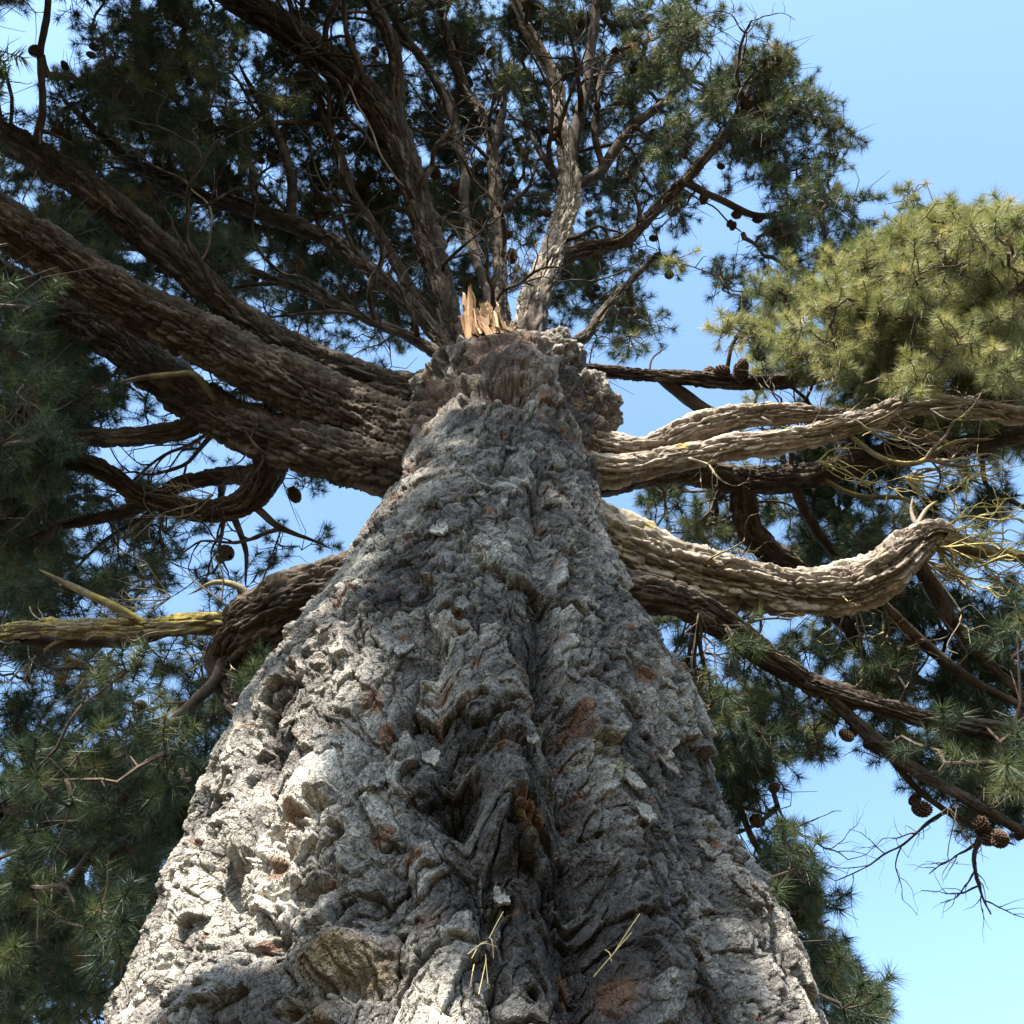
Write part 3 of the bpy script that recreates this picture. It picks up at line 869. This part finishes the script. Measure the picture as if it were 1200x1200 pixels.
# join every cluster to the branch or cluster nearest to it, growing outwards
NC = len(CP)
dmin = np.full(NC, 1e9); par = np.full(NC, -1); own = np.zeros(NC, int)
for i in range(0, NC, 400):
    dd = np.linalg.norm(CP[i:i + 400, None] - SKP[None], axis=2)
    j = dd.argmin(1); dmin[i:i + 400] = dd.min(1) * .9; par[i:i + 400] = -1 - j; own[i:i + 400] = SKL[j]
done = np.zeros(NC, bool); depth = dmin.copy()
order = []
cur = dmin.copy()
PP = np.zeros((NC, 3)); lim = own.copy()
for it in range(NC):
    k = int(np.argmin(np.where(done, 1e9, cur)))
    done[k] = True; order.append(k)
    PP[k] = SKP[-1 - par[k]] if par[k] < 0 else CP[par[k]]
    if par[k] >= 0:
        lim[k] = lim[par[k]]
    dk = np.linalg.norm(CP - CP[k], axis=1) * 1.0 + .12
    m = (~done) & (dk < cur)
    cur[m] = dk[m]; par[m] = k
wt = np.ones(NC)
for k in reversed(order):
    if par[k] >= 0:
        wt[par[k]] += wt[k]
trad = np.clip(.0056 * wt ** .46, .006, .05)


def batch_tubes(P, R, sides=5):
    """P: n x k x 3, R: n x k -> verts, quads, plate values"""
    n, k = P.shape[:2]
    T = np.gradient(P, axis=1); T /= np.linalg.norm(T, axis=2, keepdims=True) + 1e-9
    ref = np.where(np.abs(T[..., 2:3]) > .9, np.array([1.0, 0, 0]), np.array([0, 0, 1.0]))
    N = np.cross(T, ref); N /= np.linalg.norm(N, axis=2, keepdims=True) + 1e-9
    B = np.cross(T, N)
    a = np.linspace(0, 2 * math.pi, sides, endpoint=False)
    V = P[:, :, None] + R[:, :, None, None] * (N[:, :, None] * np.cos(a)[:, None] + B[:, :, None] * np.sin(a)[:, None])
    idx = np.arange(n * k * sides).reshape(n, k, sides)
    A = idx[:, :-1]; Bq = idx[:, 1:]
    F = np.stack([A, np.roll(A, -1, 2), np.roll(Bq, -1, 2), Bq], -1).reshape(-1, 4)
    return V.reshape(-1, 3), F


def unit(v):
    return v / (np.linalg.norm(v, axis=-1, keepdims=True) + 1e-9)


def build_foliage(sel, limb, k):
    n = len(sel)
    C = CP[sel]; P0 = PP[sel]
    # twig from parent
    dvec = C - P0; Ln = np.linalg.norm(dvec, axis=1, keepdims=True)
    g = unit(dvec)
    sag = RNG.normal(0, .13, (n, 3)) * Ln
    sag[:, 2] -= .05 * Ln[:, 0]
    ts = np.linspace(0, 1, 6)
    pts = P0[:, None] + dvec[:, None] * ts[None, :, None] + sag[:, None] * (np.sin(ts * math.pi))[None, :, None]
    pts[:, 1:-1] += RNG.normal(0, .018, (n, 4, 3))
    r0 = trad[sel]
    rr = r0[:, None] * np.linspace(1.25, .8, 6)[None]
    V, F = batch_tubes(pts, rr, 5)
    # shoots
    nsh = 7
    gd = unit(g + np.array([0, 0, .45]) + RNG.normal(0, .25, (n, 3)))
    dirs = unit(RNG.normal(0, 1, (n, nsh, 3)) + gd[:, None] * .9)
    sl_ = RNG.uniform(.12, .36, (n, nsh, 1)) * np.where(CB[sel] == 2, .5, .62 if k >= 12 else .8)[:, None, None]
    base = C[:, None] + RNG.normal(0, .02, (n, nsh, 3))
    mid = base + dirs * sl_ * .5 + RNG.normal(0, .012, (n, nsh, 3))
    curl = unit(dirs + np.array([0, 0, .35]))
    tip = mid + curl * sl_ * .5
    sp = np.stack([base, mid, tip], 2).reshape(-1, 3, 3)
    V2, F2 = batch_tubes(sp, np.tile([.0045, .0036, .003], (len(sp), 1)), 4)
    # a few bare dead twiglets
    nb = n * 3
    bd = unit(RNG.normal(0, 1, (nb, 3)))
    b0 = np.concatenate([pts[:, 2], pts[:, 3], pts[:, 4]]); bl = RNG.uniform(.12, .6, (nb, 1)) * (.45 if k >= 12 else .9)
    bp = np.stack([b0, b0 + bd * bl * .5 + RNG.normal(0, .03, (nb, 3)), b0 + bd * bl + RNG.normal(0, .06, (nb, 3))], 1)
    V3, F3 = batch_tubes(bp, np.tile([.0048, .0036, .0018], (nb, 1)), 4)
    VV = np.vstack([V, V2, V3]) - ORG
    FF = np.vstack([F, F2 + len(V), F3 + len(V) + len(V2)])
    pl = np.clip(.5 + .3 * RNG.normal(size=len(VV)), 0, 1)
    FT = np.vstack([FF[:, [0, 1, 2]], FF[:, [0, 2, 3]]])
    # needles
    off = CB[sel] == 1
    far = CB[sel[0]] >= 1
    near = k >= 12
    m = 34 if far else (130 if near else 110)
    S0 = sp[:, 1]; S1 = sp[:, 2]; ax = unit(S1 - S0)
    ns = len(sp)
    t = 1.0 - np.minimum(RNG.exponential(.045, (ns, m, 1)) / (sl_.reshape(-1, 1, 1) * .5), 1.6)
    root = S0[:, None] + (S1 - S0)[:, None] * t
    rnd = unit(RNG.normal(0, 1, (ns, m, 3)))
    side = unit(rnd - (rnd * ax[:, None]).sum(-1, keepdims=True) * ax[:, None])
    fw = RNG.uniform(-.15, .9, (ns, m, 1)) + .9 * np.clip(t, 0, 1) ** 4 * RNG.random((ns, m, 1))
    nd = unit(side + ax[:, None] * fw)
    ln = RNG.uniform(.085, .14, (ns, 1, 1)) * (.8 if k >= 12 or k == 1 else .9) * RNG.uniform(.8, 1.15, (ns, m, 1))
    wdir = unit(np.cross(nd, RNG.normal(0, 1, (ns, m, 3))))
    wd = .0050 if far else (.0017 if near else .0021)
    tipn = root + nd * ln + np.array([0, 0, -.006])
    NV = np.stack([root - wdir * wd, root + wdir * wd, tipn + wdir * wd * .25], 2).reshape(-1, 3)
    NF_ = np.arange(len(NV)).reshape(-1, 3)
    sr = RNG.uniform(0, .95, (ns, 1)) * np.ones((1, m)) + RNG.normal(0, .08, (ns, m))
    dead = RNG.random((n, 1)) < .012
    sr = np.clip(sr, 0, .95)
    sr = np.where(np.repeat(dead, nsh, 0), .99, sr)
    at_ = np.repeat(sr.reshape(-1), 3)
    yel = k in (12, 13, 14)
    me = raw_mesh('foliage', np.vstack([VV, NV - ORG]), np.vstack([FT, NF_ + len(VV)]), M_TWIG,
                  {'rnd': np.concatenate([pl * 0, at_]), 'plate': np.concatenate([pl, at_ * 0])}, False)
    me.materials.append(M_NEEDLE_Y if yel else M_NEEDLE)
    me.polygons.foreach_set('material_index', np.concatenate([np.zeros(len(FT), np.int32), np.ones(len(NF_), np.int32)]))
    link('foliage', me, limb)
    return len(NF_)


tot = 0
for k in range(len(LIMBS)):
    for sel in (np.where((lim == k) & (CB == 0))[0], np.where((lim == k) & (CB > 0))[0]):  # second mesh: foliage out of view, with the clumps added for shade
        if len(sel):
            tot += build_foliage(sel, limb_objs[k], k)
print('needles', tot, 'limb keys', [(i, l[0], int((lim == i).sum())) for i, l in enumerate(LIMBS)])


# ------------------------------------------------------------------ bare lichen twigs
def twig_fan(x, y, z, dx, dy, n, ln, mat, limb, nm='dead_twig', curl=0.4, r=.010):
    P = at(x, y, z)
    allp = []
    for i in range(n):
        a = math.atan2(dy, dx) + RNG.normal(0, .42)
        l = ln * RNG.uniform(.5, 1.1)
        q = at(x + math.cos(a) * l, y + math.sin(a) * l, z + RNG.normal(0, .25))
        dv = q - P
        c = catmull([P, P + dv * .33 + RNG.normal(0, .05, 3), P + dv * .66 + RNG.normal(0, .07, 3), q], 12)
        allp.append((c, r * RNG.uniform(.6, 1.1)))
        for _ in range(4):
            b = c[RNG.integers(3, 10)]
            e = b + unit(dv + RNG.normal(0, .6, 3) * np.linalg.norm(dv)) * np.linalg.norm(dv) * RNG.uniform(.15, .4)
            allp.append((catmull([b, (b + e) / 2 + RNG.normal(0, .03, 3), e], 12), r * .5))
    Pn = np.array([c for c, _ in allp]); Rn = np.array([q for _, q in allp])[:, None] * np.linspace(1, .35, 12)[None]
    V, F = batch_tubes(Pn, Rn, 6)
    return link(nm, raw_mesh(nm, V - ORG, F, mat, {'plate': np.clip(.5 + .3 * RNG.normal(size=len(V)), 0, 1)}, True), limb)


KEY = {l[0]: i for i, l in enumerate(LIMBS)}
L = lambda k: limb_objs[KEY[k]]
twig_fan(1095, 640, 6.6, 1, .25, 14, 130, M_SPRAY, L('L15'), 'lichened_twigs', r=.010)
twig_fan(1100, 625, 6.65, 1, -.25, 8, 120, M_SPRAY, L('L15'), 'lichened_twigs', r=.008)
twig_fan(1080, 655, 6.6, 1, .6, 9, 140, M_DEAD, L('L15'), r=.007)
twig_fan(1010, 500, 7.5, 1, .2, 8, 160, M_DEAD, L('L14'), r=.006)
twig_fan(1090, 480, 7.6, 1, .35, 4, 110, M_DEAD, L('L14'), r=.008)
twig_fan(1060, 560, 7.2, 1, .2, 7, 130, M_SPRAY, L('L14'), 'lichened_twigs', r=.008)
twig_fan(960, 540, 7.6, 1, .3, 6, 110, M_SPRAY, L('L14'), 'lichened_twigs', r=.008)
twig_fan(820, 720, 5.9, .1, 1, 7, 130, M_TWIG, L('L16'), r=.008)
twig_fan(840, 790, 5.8, .1, 1, 6, 110, M_DEAD, L('L16'), r=.006)
twig_fan(1000, 700, 6.4, .2, 1, 5, 110, M_DEAD, L('L15'), r=.007)
twig_fan(1120, 940, 5.5, .5, 1, 6, 70, M_TWIG, L('L16'), r=.005)
twig_fan(200, 700, 6.1, -1, -.1, 7, 110, M_DEAD, L('L17'), r=.005)
twig_fan(250, 580, 8.2, -1, .1, 6, 110, M_DEAD, L('L2'), r=.006)
twig_fan(130, 960, 5.4, -1, -.2, 6, 120, M_DEAD, L('L18'), r=.005)
twig_fan(600, 340, 11, .2, -1, 5, 70, M_DEAD, L('L7'), r=.008)
twig_fan(560, 300, 11.5, -.6, -1, 4, 90, M_DEAD, L('L8'), r=.007)

def crooked(limb_i, n, rpx, lpx, spread_deg, ctr, mat, xr=(0, 1200), yr=(-60, 1200)):
    cand = [s for s in SKEL if s[0] == limb_i and xr[0] < s[1] < xr[1] and yr[0] < s[2] < yr[1]]
    for _ in range(n if cand else 0):
        s = cand[RNG.integers(len(cand))]
        a = math.atan2(s[2] - ctr[1], s[1] - ctr[0]) + math.radians(RNG.normal(0, spread_deg))
        l = lpx * RNG.uniform(.6, 1.5); r = rpx * RNG.uniform(.6, 1.2) * np.linalg.norm(s[4] - CAM) / FPX
        allp = []

        def grow(P0, x0, y0, z0, a, l, r, lev):
            m = 7; pp = [P0]; x, y, z = x0, y0, z0
            for q in range(m):
                a += RNG.normal(0, .26); x += math.cos(a) * l / m; y += math.sin(a) * l / m; z += RNG.normal(.02, .07)
                p = at(x, y, z); pp.append(p)
                if lev < 2 and q > 0 and RNG.random() < (.75 if lev == 0 else .5):
                    grow(p, x, y, z, a + RNG.choice([-1, 1]) * RNG.uniform(.45, 1.1), l * RNG.uniform(.3, .6), r * (1 - q / m * .6) * .55, lev + 1)
            allp.append((catmull(pp, 18), r))
        x0, y0, _ = to_px(s[4])
        grow(s[4], float(x0), float(y0), float(s[4][2]), a, l, r, 0)
        Pn = np.array([c for c, _ in allp]); Rn = np.array([q for _, q in allp])[:, None] * np.linspace(1, .3, 18)[None]
        Rn = Rn * (1 + .12 * RNG.normal(size=Rn.shape))
        V, F = batch_tubes(Pn, Rn, 7)
        link('side_branch', raw_mesh('side_branch', V - ORG, F, mat, {'plate': np.clip(.5 + .3 * RNG.normal(size=len(V)), 0, 1)}, True), limb_objs[limb_i])


HUB = (590, 430)
for key_, n_b, rp_, lp_ in (('L2', 4, 4, 120), ('L3', 8, 4, 150), ('L5', 9, 3.6, 130), ('L5b', 7, 3.2, 120), ('L5c', 6, 3, 110), ('L6', 10, 3.6, 140), ('L7', 7, 3, 110),
                            ('L8', 6, 3, 110), ('L9', 10, 3, 110), ('L10', 6, 2.6, 90)):
    crooked(KEY[key_], n_b, rp_, lp_, 38, HUB, M_BROWN, yr=(-60, 420))
for key_, n_b, rp_, lp_, m_ in (('L2', 7, 4, 130, M_TWIG), ('L17', 6, 2.6, 90, M_DEAD), ('L18', 6, 3, 130, M_TWIG)):
    crooked(KEY[key_], n_b, rp_, lp_, 45, HUB, m_, xr=(0, 420), yr=(480, 1150))
for key_, n_b, rp_, lp_, m_ in (('L14', 6, 2.2, 90, M_DEAD), ('L14c', 6, 3, 110, M_TWIG), ('L13', 3, 2.2, 80, M_DEAD), ('L15', 6, 2.2, 100, M_LICH), ('L16', 9, 3, 110, M_TWIG), ('L12', 5, 2.4, 70, M_BROWN)):
    crooked(KEY[key_], n_b, rp_, lp_, 50, HUB, m_, xr=(800, 1200), yr=(380, 1000))

# ------------------------------------------------------------------ cones
def cone_mesh():
    V = []; F = []
    n = 84
    for i in range(n):
        t = (i + .5) / n
        ph = i * 2.39996
        z = -.05 + .10 * t
        r = .036 * math.sin(math.pi * (t * .86 + .10)) ** .7
        d = np.array([math.cos(ph), math.sin(ph), 0]); s = np.array([-math.sin(ph), math.cos(ph), 0]); u = np.array([0, 0, 1.0])
        c = d * r * .55 + u * (z - .006)
        o = d * (r + .004) + u * (z + .004)
        wd = .0085
        b = len(V)
        V += [c - s * wd * .6, c + s * wd * .6, o + s * wd - u * .003, o - s * wd - u * .003, o + d * .004 + u * .006, c + u * .012]
        F += [(b, b + 1, b + 2), (b, b + 2, b + 3), (b + 3, b + 2, b + 4), (b + 2, b + 1, b + 5), (b + 2, b + 5, b + 4), (b + 3, b + 4, b + 5), (b + 3, b + 5, b)]
    # core and stalk
    b = len(V); m = 8; rings = [(-.05, .012), (-.02, .026), (.01, .027), (.04, .014), (.056, .002)]
    for z, r in rings:
        for q in range(m):
            V.append(np.array([r * math.cos(q * 2 * math.pi / m), r * math.sin(q * 2 * math.pi / m), z]))
    for q in range(len(rings) - 1):
        for e in range(m):
            i0 = b + q * m + e; i1 = b + q * m + (e + 1) % m
            F += [(i0, i1, i1 + m), (i0, i1 + m, i0 + m)]
    return np.array(V), np.array(F)


mc, n_, b_ = new_mat('cone_scales')
n_.links.new(ramp(n_, noise(n_, 60, 4), [(.3, (.03, .02, .014)), (.6, (.075, .048, .032)), (.8, (.13, .09, .06))]), b_.inputs['Base Color'])
cv, cf = cone_mesh()
cone_me = raw_mesh('pine_cone', cv * 1.25, cf, mc, None, False)
CONES = [(42, 60), (122, 48), (110, 55), (195, 68), (222, 95), (250, 150), (258, 152), (270, 178), (215, 82), (240, 120), (205, 150),
         (605, 165), (598, 190), (565, 60), (575, 62), (545, 58), (538, 62), (570, 85), (532, 220), (505, 200), (510, 203), (650, 160), (655, 152),
         (740, 145), (745, 150), (725, 120), (700, 125), (708, 20), (715, 28), (720, 60), (745, 30), (760, 22), (770, 300), (784, 322), (790, 220), (798, 214),
         (855, 262), (859, 265), (863, 252), (888, 257), (825, 232), (870, 120), (878, 122), (905, 110), (908, 158), (940, 240), (845, 195),
         (595, 275), (560, 262), (550, 330), (600, 300), (605, 315), (640, 250), (690, 250), (700, 300), (560, 395),
         (830, 440), (845, 436), (868, 437), (870, 430), (930, 425), (935, 435), (1040, 450), (1110, 335), (1095, 320), (1085, 360), (1060, 355), (1090, 310), (1150, 372), (1128, 380),
         (992, 862), (1000, 857), (1022, 872), (1028, 876), (1072, 938), (1080, 948), (1150, 968), (1160, 982), (1172, 980), (1172, 985), (1195, 978), (907, 923), (887, 962),
         (265, 648), (258, 655), (345, 580), (24, 1020), (30, 1012), (165, 826), (350, 310), (480, 330), (300, 325), (130, 285), (440, 60)]
mats = {}
for i, (x, y) in enumerate(CONES[:98]):
    dpx = np.hypot(SK[:, 0] - x, SK[:, 1] - y); j = int(dpx.argmin())
    z = SK[j, 2] + RNG.normal(-.05, .12)
    P = at(x, y, z)
    o = link('pine_cone', cone_me, limb_objs[SKL[j]], P - ORG)
    o.rotation_euler = (RNG.uniform(0, 6.3), RNG.uniform(0, 6.3), RNG.uniform(0, 6.3))
    s = RNG.uniform(.7, 1.25) * (.72 if z < 6.5 else 1.0); o.scale = (s, s, s)


# the many more cones far up in the crown, too many to count
qx, qy, qf = to_px(CP)
inner = np.where((CB == 0) & (qx > 60) & (qx < 1190) & (qy > 0) & (qy < 480) & (CP[:, 2] > 9))[0]
pick = RNG.choice(inner, 420, replace=False)
CV = []; CF = []
for q, k in enumerate(pick):
    e = Vector(unit(RNG.normal(0, 1, 3))).to_track_quat('Z', 'Y').to_matrix()
    m3 = np.array(e); s = RNG.uniform(.6, 1.05) * 1.2
    f = RNG.uniform(.3, .8); pos = PP[k] * (1 - f) + CP[k] * f + RNG.normal(0, .04, 3)
    CV.append(cv * s * np.array([1, 1, RNG.uniform(.8, 1.15)]) @ m3.T + pos - ORG); CF.append(cf + q * len(cv))
o = link('pine_cones', raw_mesh('pine_cones', np.vstack(CV), np.vstack(CF), mc, None, False), tree)
o['kind'] = 'stuff'

# ------------------------------------------------------------------ burls and old branch collars on the trunk top
def burl(px, py, z, sx, sy, sz, seed, rot=0.0, cutd=None, nm='burl'):
    nu, nv = 150, 90
    u = np.linspace(0, 2 * math.pi, nu, endpoint=False); v = np.linspace(.0, math.pi, nv)
    UU, VV = np.meshgrid(u, v)
    d = np.stack([np.sin(VV) * np.cos(UU), np.sin(VV) * np.sin(UU), np.cos(VV)], -1)
    r = 1 + .16 * fbm(d * 1.7 + seed, 3, seed)
    q = d * r[..., None] * np.array([sx, sy, sz])
    wv = fbm(q * 7, 2, seed + 4)
    tt = fbm(q * np.array([16, 16, 8]) + wv[..., None], 3, seed + 8)
    f1, f2, ou, ov, a, b, c = worley((q[..., 0] + q[..., 1]) / .07 + wv, q[..., 2] / .09 + wv * .6, None, seed)
    disp = .018 * (a - .5) + .026 * terrace(tt, 4, .2) - .014 * (1 - sstep(0, .2, f2 - f1))
    # ring folds of a grown-over branch stub
    disp += .018 * np.sin(q[..., 0] / .055 + wv * 2)
    q = q + d * disp[..., None]
    ca, sa = math.cos(rot), math.sin(rot)
    q = np.stack([q[..., 0] * ca - q[..., 2] * sa, q[..., 1], q[..., 0] * sa + q[..., 2] * ca], -1)
    P = at(px, py, z) - ORG
    pl = np.clip(.45 + (a - .5) * .6 + .2 * tt, 0, 1)
    z0 = np.zeros_like(pl)
    link(nm, grid_mesh(nm, q, M_TRUNK, True, {'plate': pl, 'red': z0 + .12, 'moss': z0}), trunk, P)


burl(680, 486, 8.0, .30, .30, .22, 301, .5)
burl(644, 432, 8.9, .34, .32, .26, 302, .9)
burl(590, 452, 8.25, .34, .2, .16, 303, .1)
burl(525, 462, 8.35, .26, .26, .24, 304, -.3)
burl(565, 432, 8.75, .26, .26, .2, 307, -.5)
burl(612, 420, 9.0, .22, .22, .2, 310, .3)
burl(552, 428, 8.35, .18, .18, .10, 311, .2)
burl(612, 426, 8.35, .2, .18, .10, 312, -.2)

# splintered heartwood where a leader tore off
mw, n_, b_ = new_mat('split_wood')
cw = ramp(n_, attr(n_, 'plate'), [(0, (.10, .045, .022)), (.4, (.22, .11, .05)), (.8, (.34, .22, .13)), (1, (.42, .34, .25))])
n_.links.new(mix(n_, .35, cw, ramp(n_, noise(n_, 30, 5, .6, mapped(n_, (3, 3, .3))), [(.3, (.16, .08, .04)), (.7, (.6, .42, .25))])), b_.inputs['Base Color'])
bump(n_, b_, noise(n_, 60, 4, .6, mapped(n_, (3, 3, .3))), .006)
SV, SF, SP = [], [], []
for i in range(110):
    t = RNG.random()
    bx = 552 + 52 * t + RNG.normal(0, 3); by = 402 + RNG.normal(0, 5) - 4 * math.sin(t * 3.14)
    hgt = (46 * (1 - t) ** 1.2 + 12 + 7 * math.sin(t * 19)) * RNG.uniform(.4, 1.05)
    P0 = at(bx, by, 9.7 + RNG.normal(0, .08)); P1 = at(bx - 6 + RNG.normal(0, 7), by - hgt, 9.85 + hgt * .009 + RNG.normal(0, .08))
    ax = unit(P1 - P0); sd = unit(np.cross(ax, RNG.normal(0, 1, 3) + np.array([0, 1.5, 0]))); th = np.cross(ax, sd)
    wd = RNG.uniform(.010, .045); tk = RNG.uniform(.006, .016)
    b = len(SV)
    for f, s in ((0, 1), (.4, 1.0), (.75, RNG.uniform(.5, 1)), (.95, RNG.uniform(.1, .6))):
        c = P0 + (P1 - P0) * f + RNG.normal(0, .014, 3)
        for a1, a2 in ((-1, -1), (1, -1), (1, 1), (-1, 1)):
            SV.append(c + sd * a1 * wd * s + th * a2 * tk * s)
    SV.append(P1)
    for q in range(3):
        for e in range(4):
            SF += [(b + q * 4 + e, b + q * 4 + (e + 1) % 4, b + q * 4 + 4 + (e + 1) % 4), (b + q * 4 + e, b + q * 4 + 4 + (e + 1) % 4, b + q * 4 + 4 + e)]
    for e in range(4):
        SF.append((b + 12 + e, b + 12 + (e + 1) % 4, b + 16))
    SP += [float(np.clip(RNG.normal(.55, .3), 0, 1))] * 17
st = link('splintered_stub', raw_mesh('splintered_stub', np.array(SV) - ORG, np.array(SF), mw, {'plate': np.array(SP)}, False), tree)
st['label'] = 'orange splintered wood of a torn off leader at the top of the trunk'

# ------------------------------------------------------------------ loose bark flakes on the trunk
FL = [(515, 620, .16, .075, .25, .95), (378, 870, .09, .05, .2, .9), (680, 775, .07, .04, .3, .5), (870, 1045, .10, .04, .9, .55), (592, 1030, .055, .045, -.3, .9),
      (745, 905, .09, .05, .5, .8), (760, 945, .08, .05, .1, .85), (430, 640, .08, .05, .2, .6), (640, 660, .07, .035, -.2, .8), (560, 580, .06, .05, .6, .7),
      (470, 745, .09, .05, -.3, .75), (540, 700, .10, .045, .2, .6), (500, 860, .09, .05, .35, .85), (720, 855, .06, .04, .5, .7), (805, 880, .09, .05, .7, .8),
      (330, 835, .06, .05, -.4, .7), (440, 905, .07, .05, .2, .55), (620, 880, .07, .03, 0, .7), (845, 985, .07, .04, .6, .7), (700, 700, .07, .04, .4, .65),
      (785, 800, .06, .045, .7, .8), (600, 520, .08, .05, .1, .6), (550, 500, .07, .05, -.3, .5), (650, 540, .06, .04, .2, .7), (380, 735, .07, .04, -.2, .7)]
for i, (x, y, ll, ww_, rot, pv) in enumerate(FL):
    hgt = trunk_hit(x, y)
    if hgt is None:
        continue
    th, z, r = hgt
    m = (np.abs(UA - th) * r < .06) & (np.abs(ZZ - z) < .06)
    hh = float(H[m].mean()) + .5 * float(H[m].std()) + .008
    nu, nv = 15, 22
    u = np.linspace(-1, 1, nu); v = np.linspace(-1, 1, nv)
    UU, VV = np.meshgrid(u, v)
    q3 = np.stack([UU * 1.5, VV * 1.5, UU * 0 + i * 3.3], -1)
    edge = 1 + .35 * perlin(q3, 500 + i)
    hw = ww_ * .5 * np.sqrt(np.clip(1 - VV ** 4 * .92, .02, 1)) * edge
    a = UU * hw; b2 = VV * ll * .5 * (1 + .2 * perlin(q3 * 1.3 + 9, 520))
    ar = a * math.cos(rot) - b2 * math.sin(rot); bz = a * math.sin(rot) + b2 * math.cos(rot)
    rad = r + hh + .022 * (-VV) * (ll / .1) * .6 + .010 * UU ** 2 + .004 * perlin(q3 * 2.5, 530)
    top = np.stack([np.sin(th + ar / r) * rad, -np.cos(th + ar / r) * rad, bz], -1)
    rad2 = rad - .009
    bot = np.stack([np.sin(th + ar / r) * rad2, -np.cos(th + ar / r) * rad2, bz], -1)
    cxz = float(np.interp(z, pz, px_))
    orgp = np.array([cxz, DH, z])
    V = np.vstack([top.reshape(-1, 3), bot.reshape(-1, 3)]); nn = nu * nv
    I = np.arange(nn).reshape(nv, nu)
    F = [np.stack([I[:-1, :-1], I[:-1, 1:], I[1:, 1:], I[1:, :-1]], -1).reshape(-1, 4)]
    F.append(F[0][:, ::-1] + nn)
    ring = np.concatenate([I[0, :], I[1:, -1], I[-1, ::-1][1:], I[::-1, 0][1:-1]])
    rn = np.roll(ring, -1)
    F.append(np.stack([ring, ring + nn, rn + nn, rn], -1))
    zf = np.zeros(len(V))
    ctr = V.mean(0)
    link('bark_flake', raw_mesh('bark_flake', V - ctr, np.vstack(F), M_TRUNK, {'plate': zf + pv * .8, 'red': zf, 'moss': zf}, True), trunk, orgp + ctr - ORG)

# ------------------------------------------------------------------ shed needles caught on the bark
mn, n_, b_ = new_mat('dry_needle')
b_.inputs['Base Color'].default_value = (.50, .38, .20, 1)
NEED = [('pale pair of dry pine needles caught in the dark furrow low on the trunk', [(575, 1085, 592, 1052), (574, 1086, 581, 1100)]),
        ('small sheaf of dry needles hanging from bark just above the bright bottom patch', [(553, 1115, 572, 1090), (548, 1112, 585, 1084), (571, 1110, 562, 1147), (556, 1122, 552, 1140), (570, 1106, 574, 1130)]),
        ('crossed dry needles on the blackened bark right of the deep furrow', [(730, 1100, 742, 1082), (714, 1112, 738, 1096), (722, 1092, 728, 1108)])]
for lab, segs in NEED:
    ps = []
    for x0, y0, x1, y1 in segs:
        pp = []
        for f in (0, .5, 1):
            hgt = trunk_hit(x0 + (x1 - x0) * f, y0 + (y1 - y0) * f)
            th, z, r = hgt
            m = (np.abs(UA - th) * r < .03) & (np.abs(ZZ - z) < .03)
            rad = r + float(H[m].max()) + .012 + (.01 if f == .5 else 0)
            pp.append([np.interp(z, pz, px_) + math.sin(th) * rad, DH - math.cos(th) * rad, z])
        ps.append(catmull(pp, 8))
    ps = np.array(ps); o0 = ps[0, 0].copy()
    V, F = batch_tubes(ps - o0, np.full(ps.shape[:2], .0011), 6)
    o = link('dry_needles', raw_mesh('dry_needles', V, F, mn, None, True), None, o0)
    o['label'] = lab; o['category'] = 'pine needles'; o['group'] = 'dry needles caught on the bark'

# ------------------------------------------------------------------ ground
mg, n_, b_ = new_mat('dry_grass')
n_.links.new(ramp(n_, noise(n_, .8, 8, .7), [(.3, (.05, .036, .024)), (.5, (.085, .065, .036)), (.7, (.12, .10, .05))]), b_.inputs['Base Color'])
bump(n_, b_, noise(n_, 14, 6), .05)
g = np.linspace(-1, 1, 81); g = np.sign(g) * np.abs(g) ** 3 * 900
GX, GY = np.meshgrid(g, g)
GZ = .12 * perlin(np.stack([GX / 7, GY / 7, GX * 0], -1), 3) * np.clip(np.hypot(GX, GY) / 6, 0, 1)
gr = link('ground', grid_mesh('ground', np.stack([GX, GY, GZ], -1), mg, False))
gr['kind'] = 'structure'
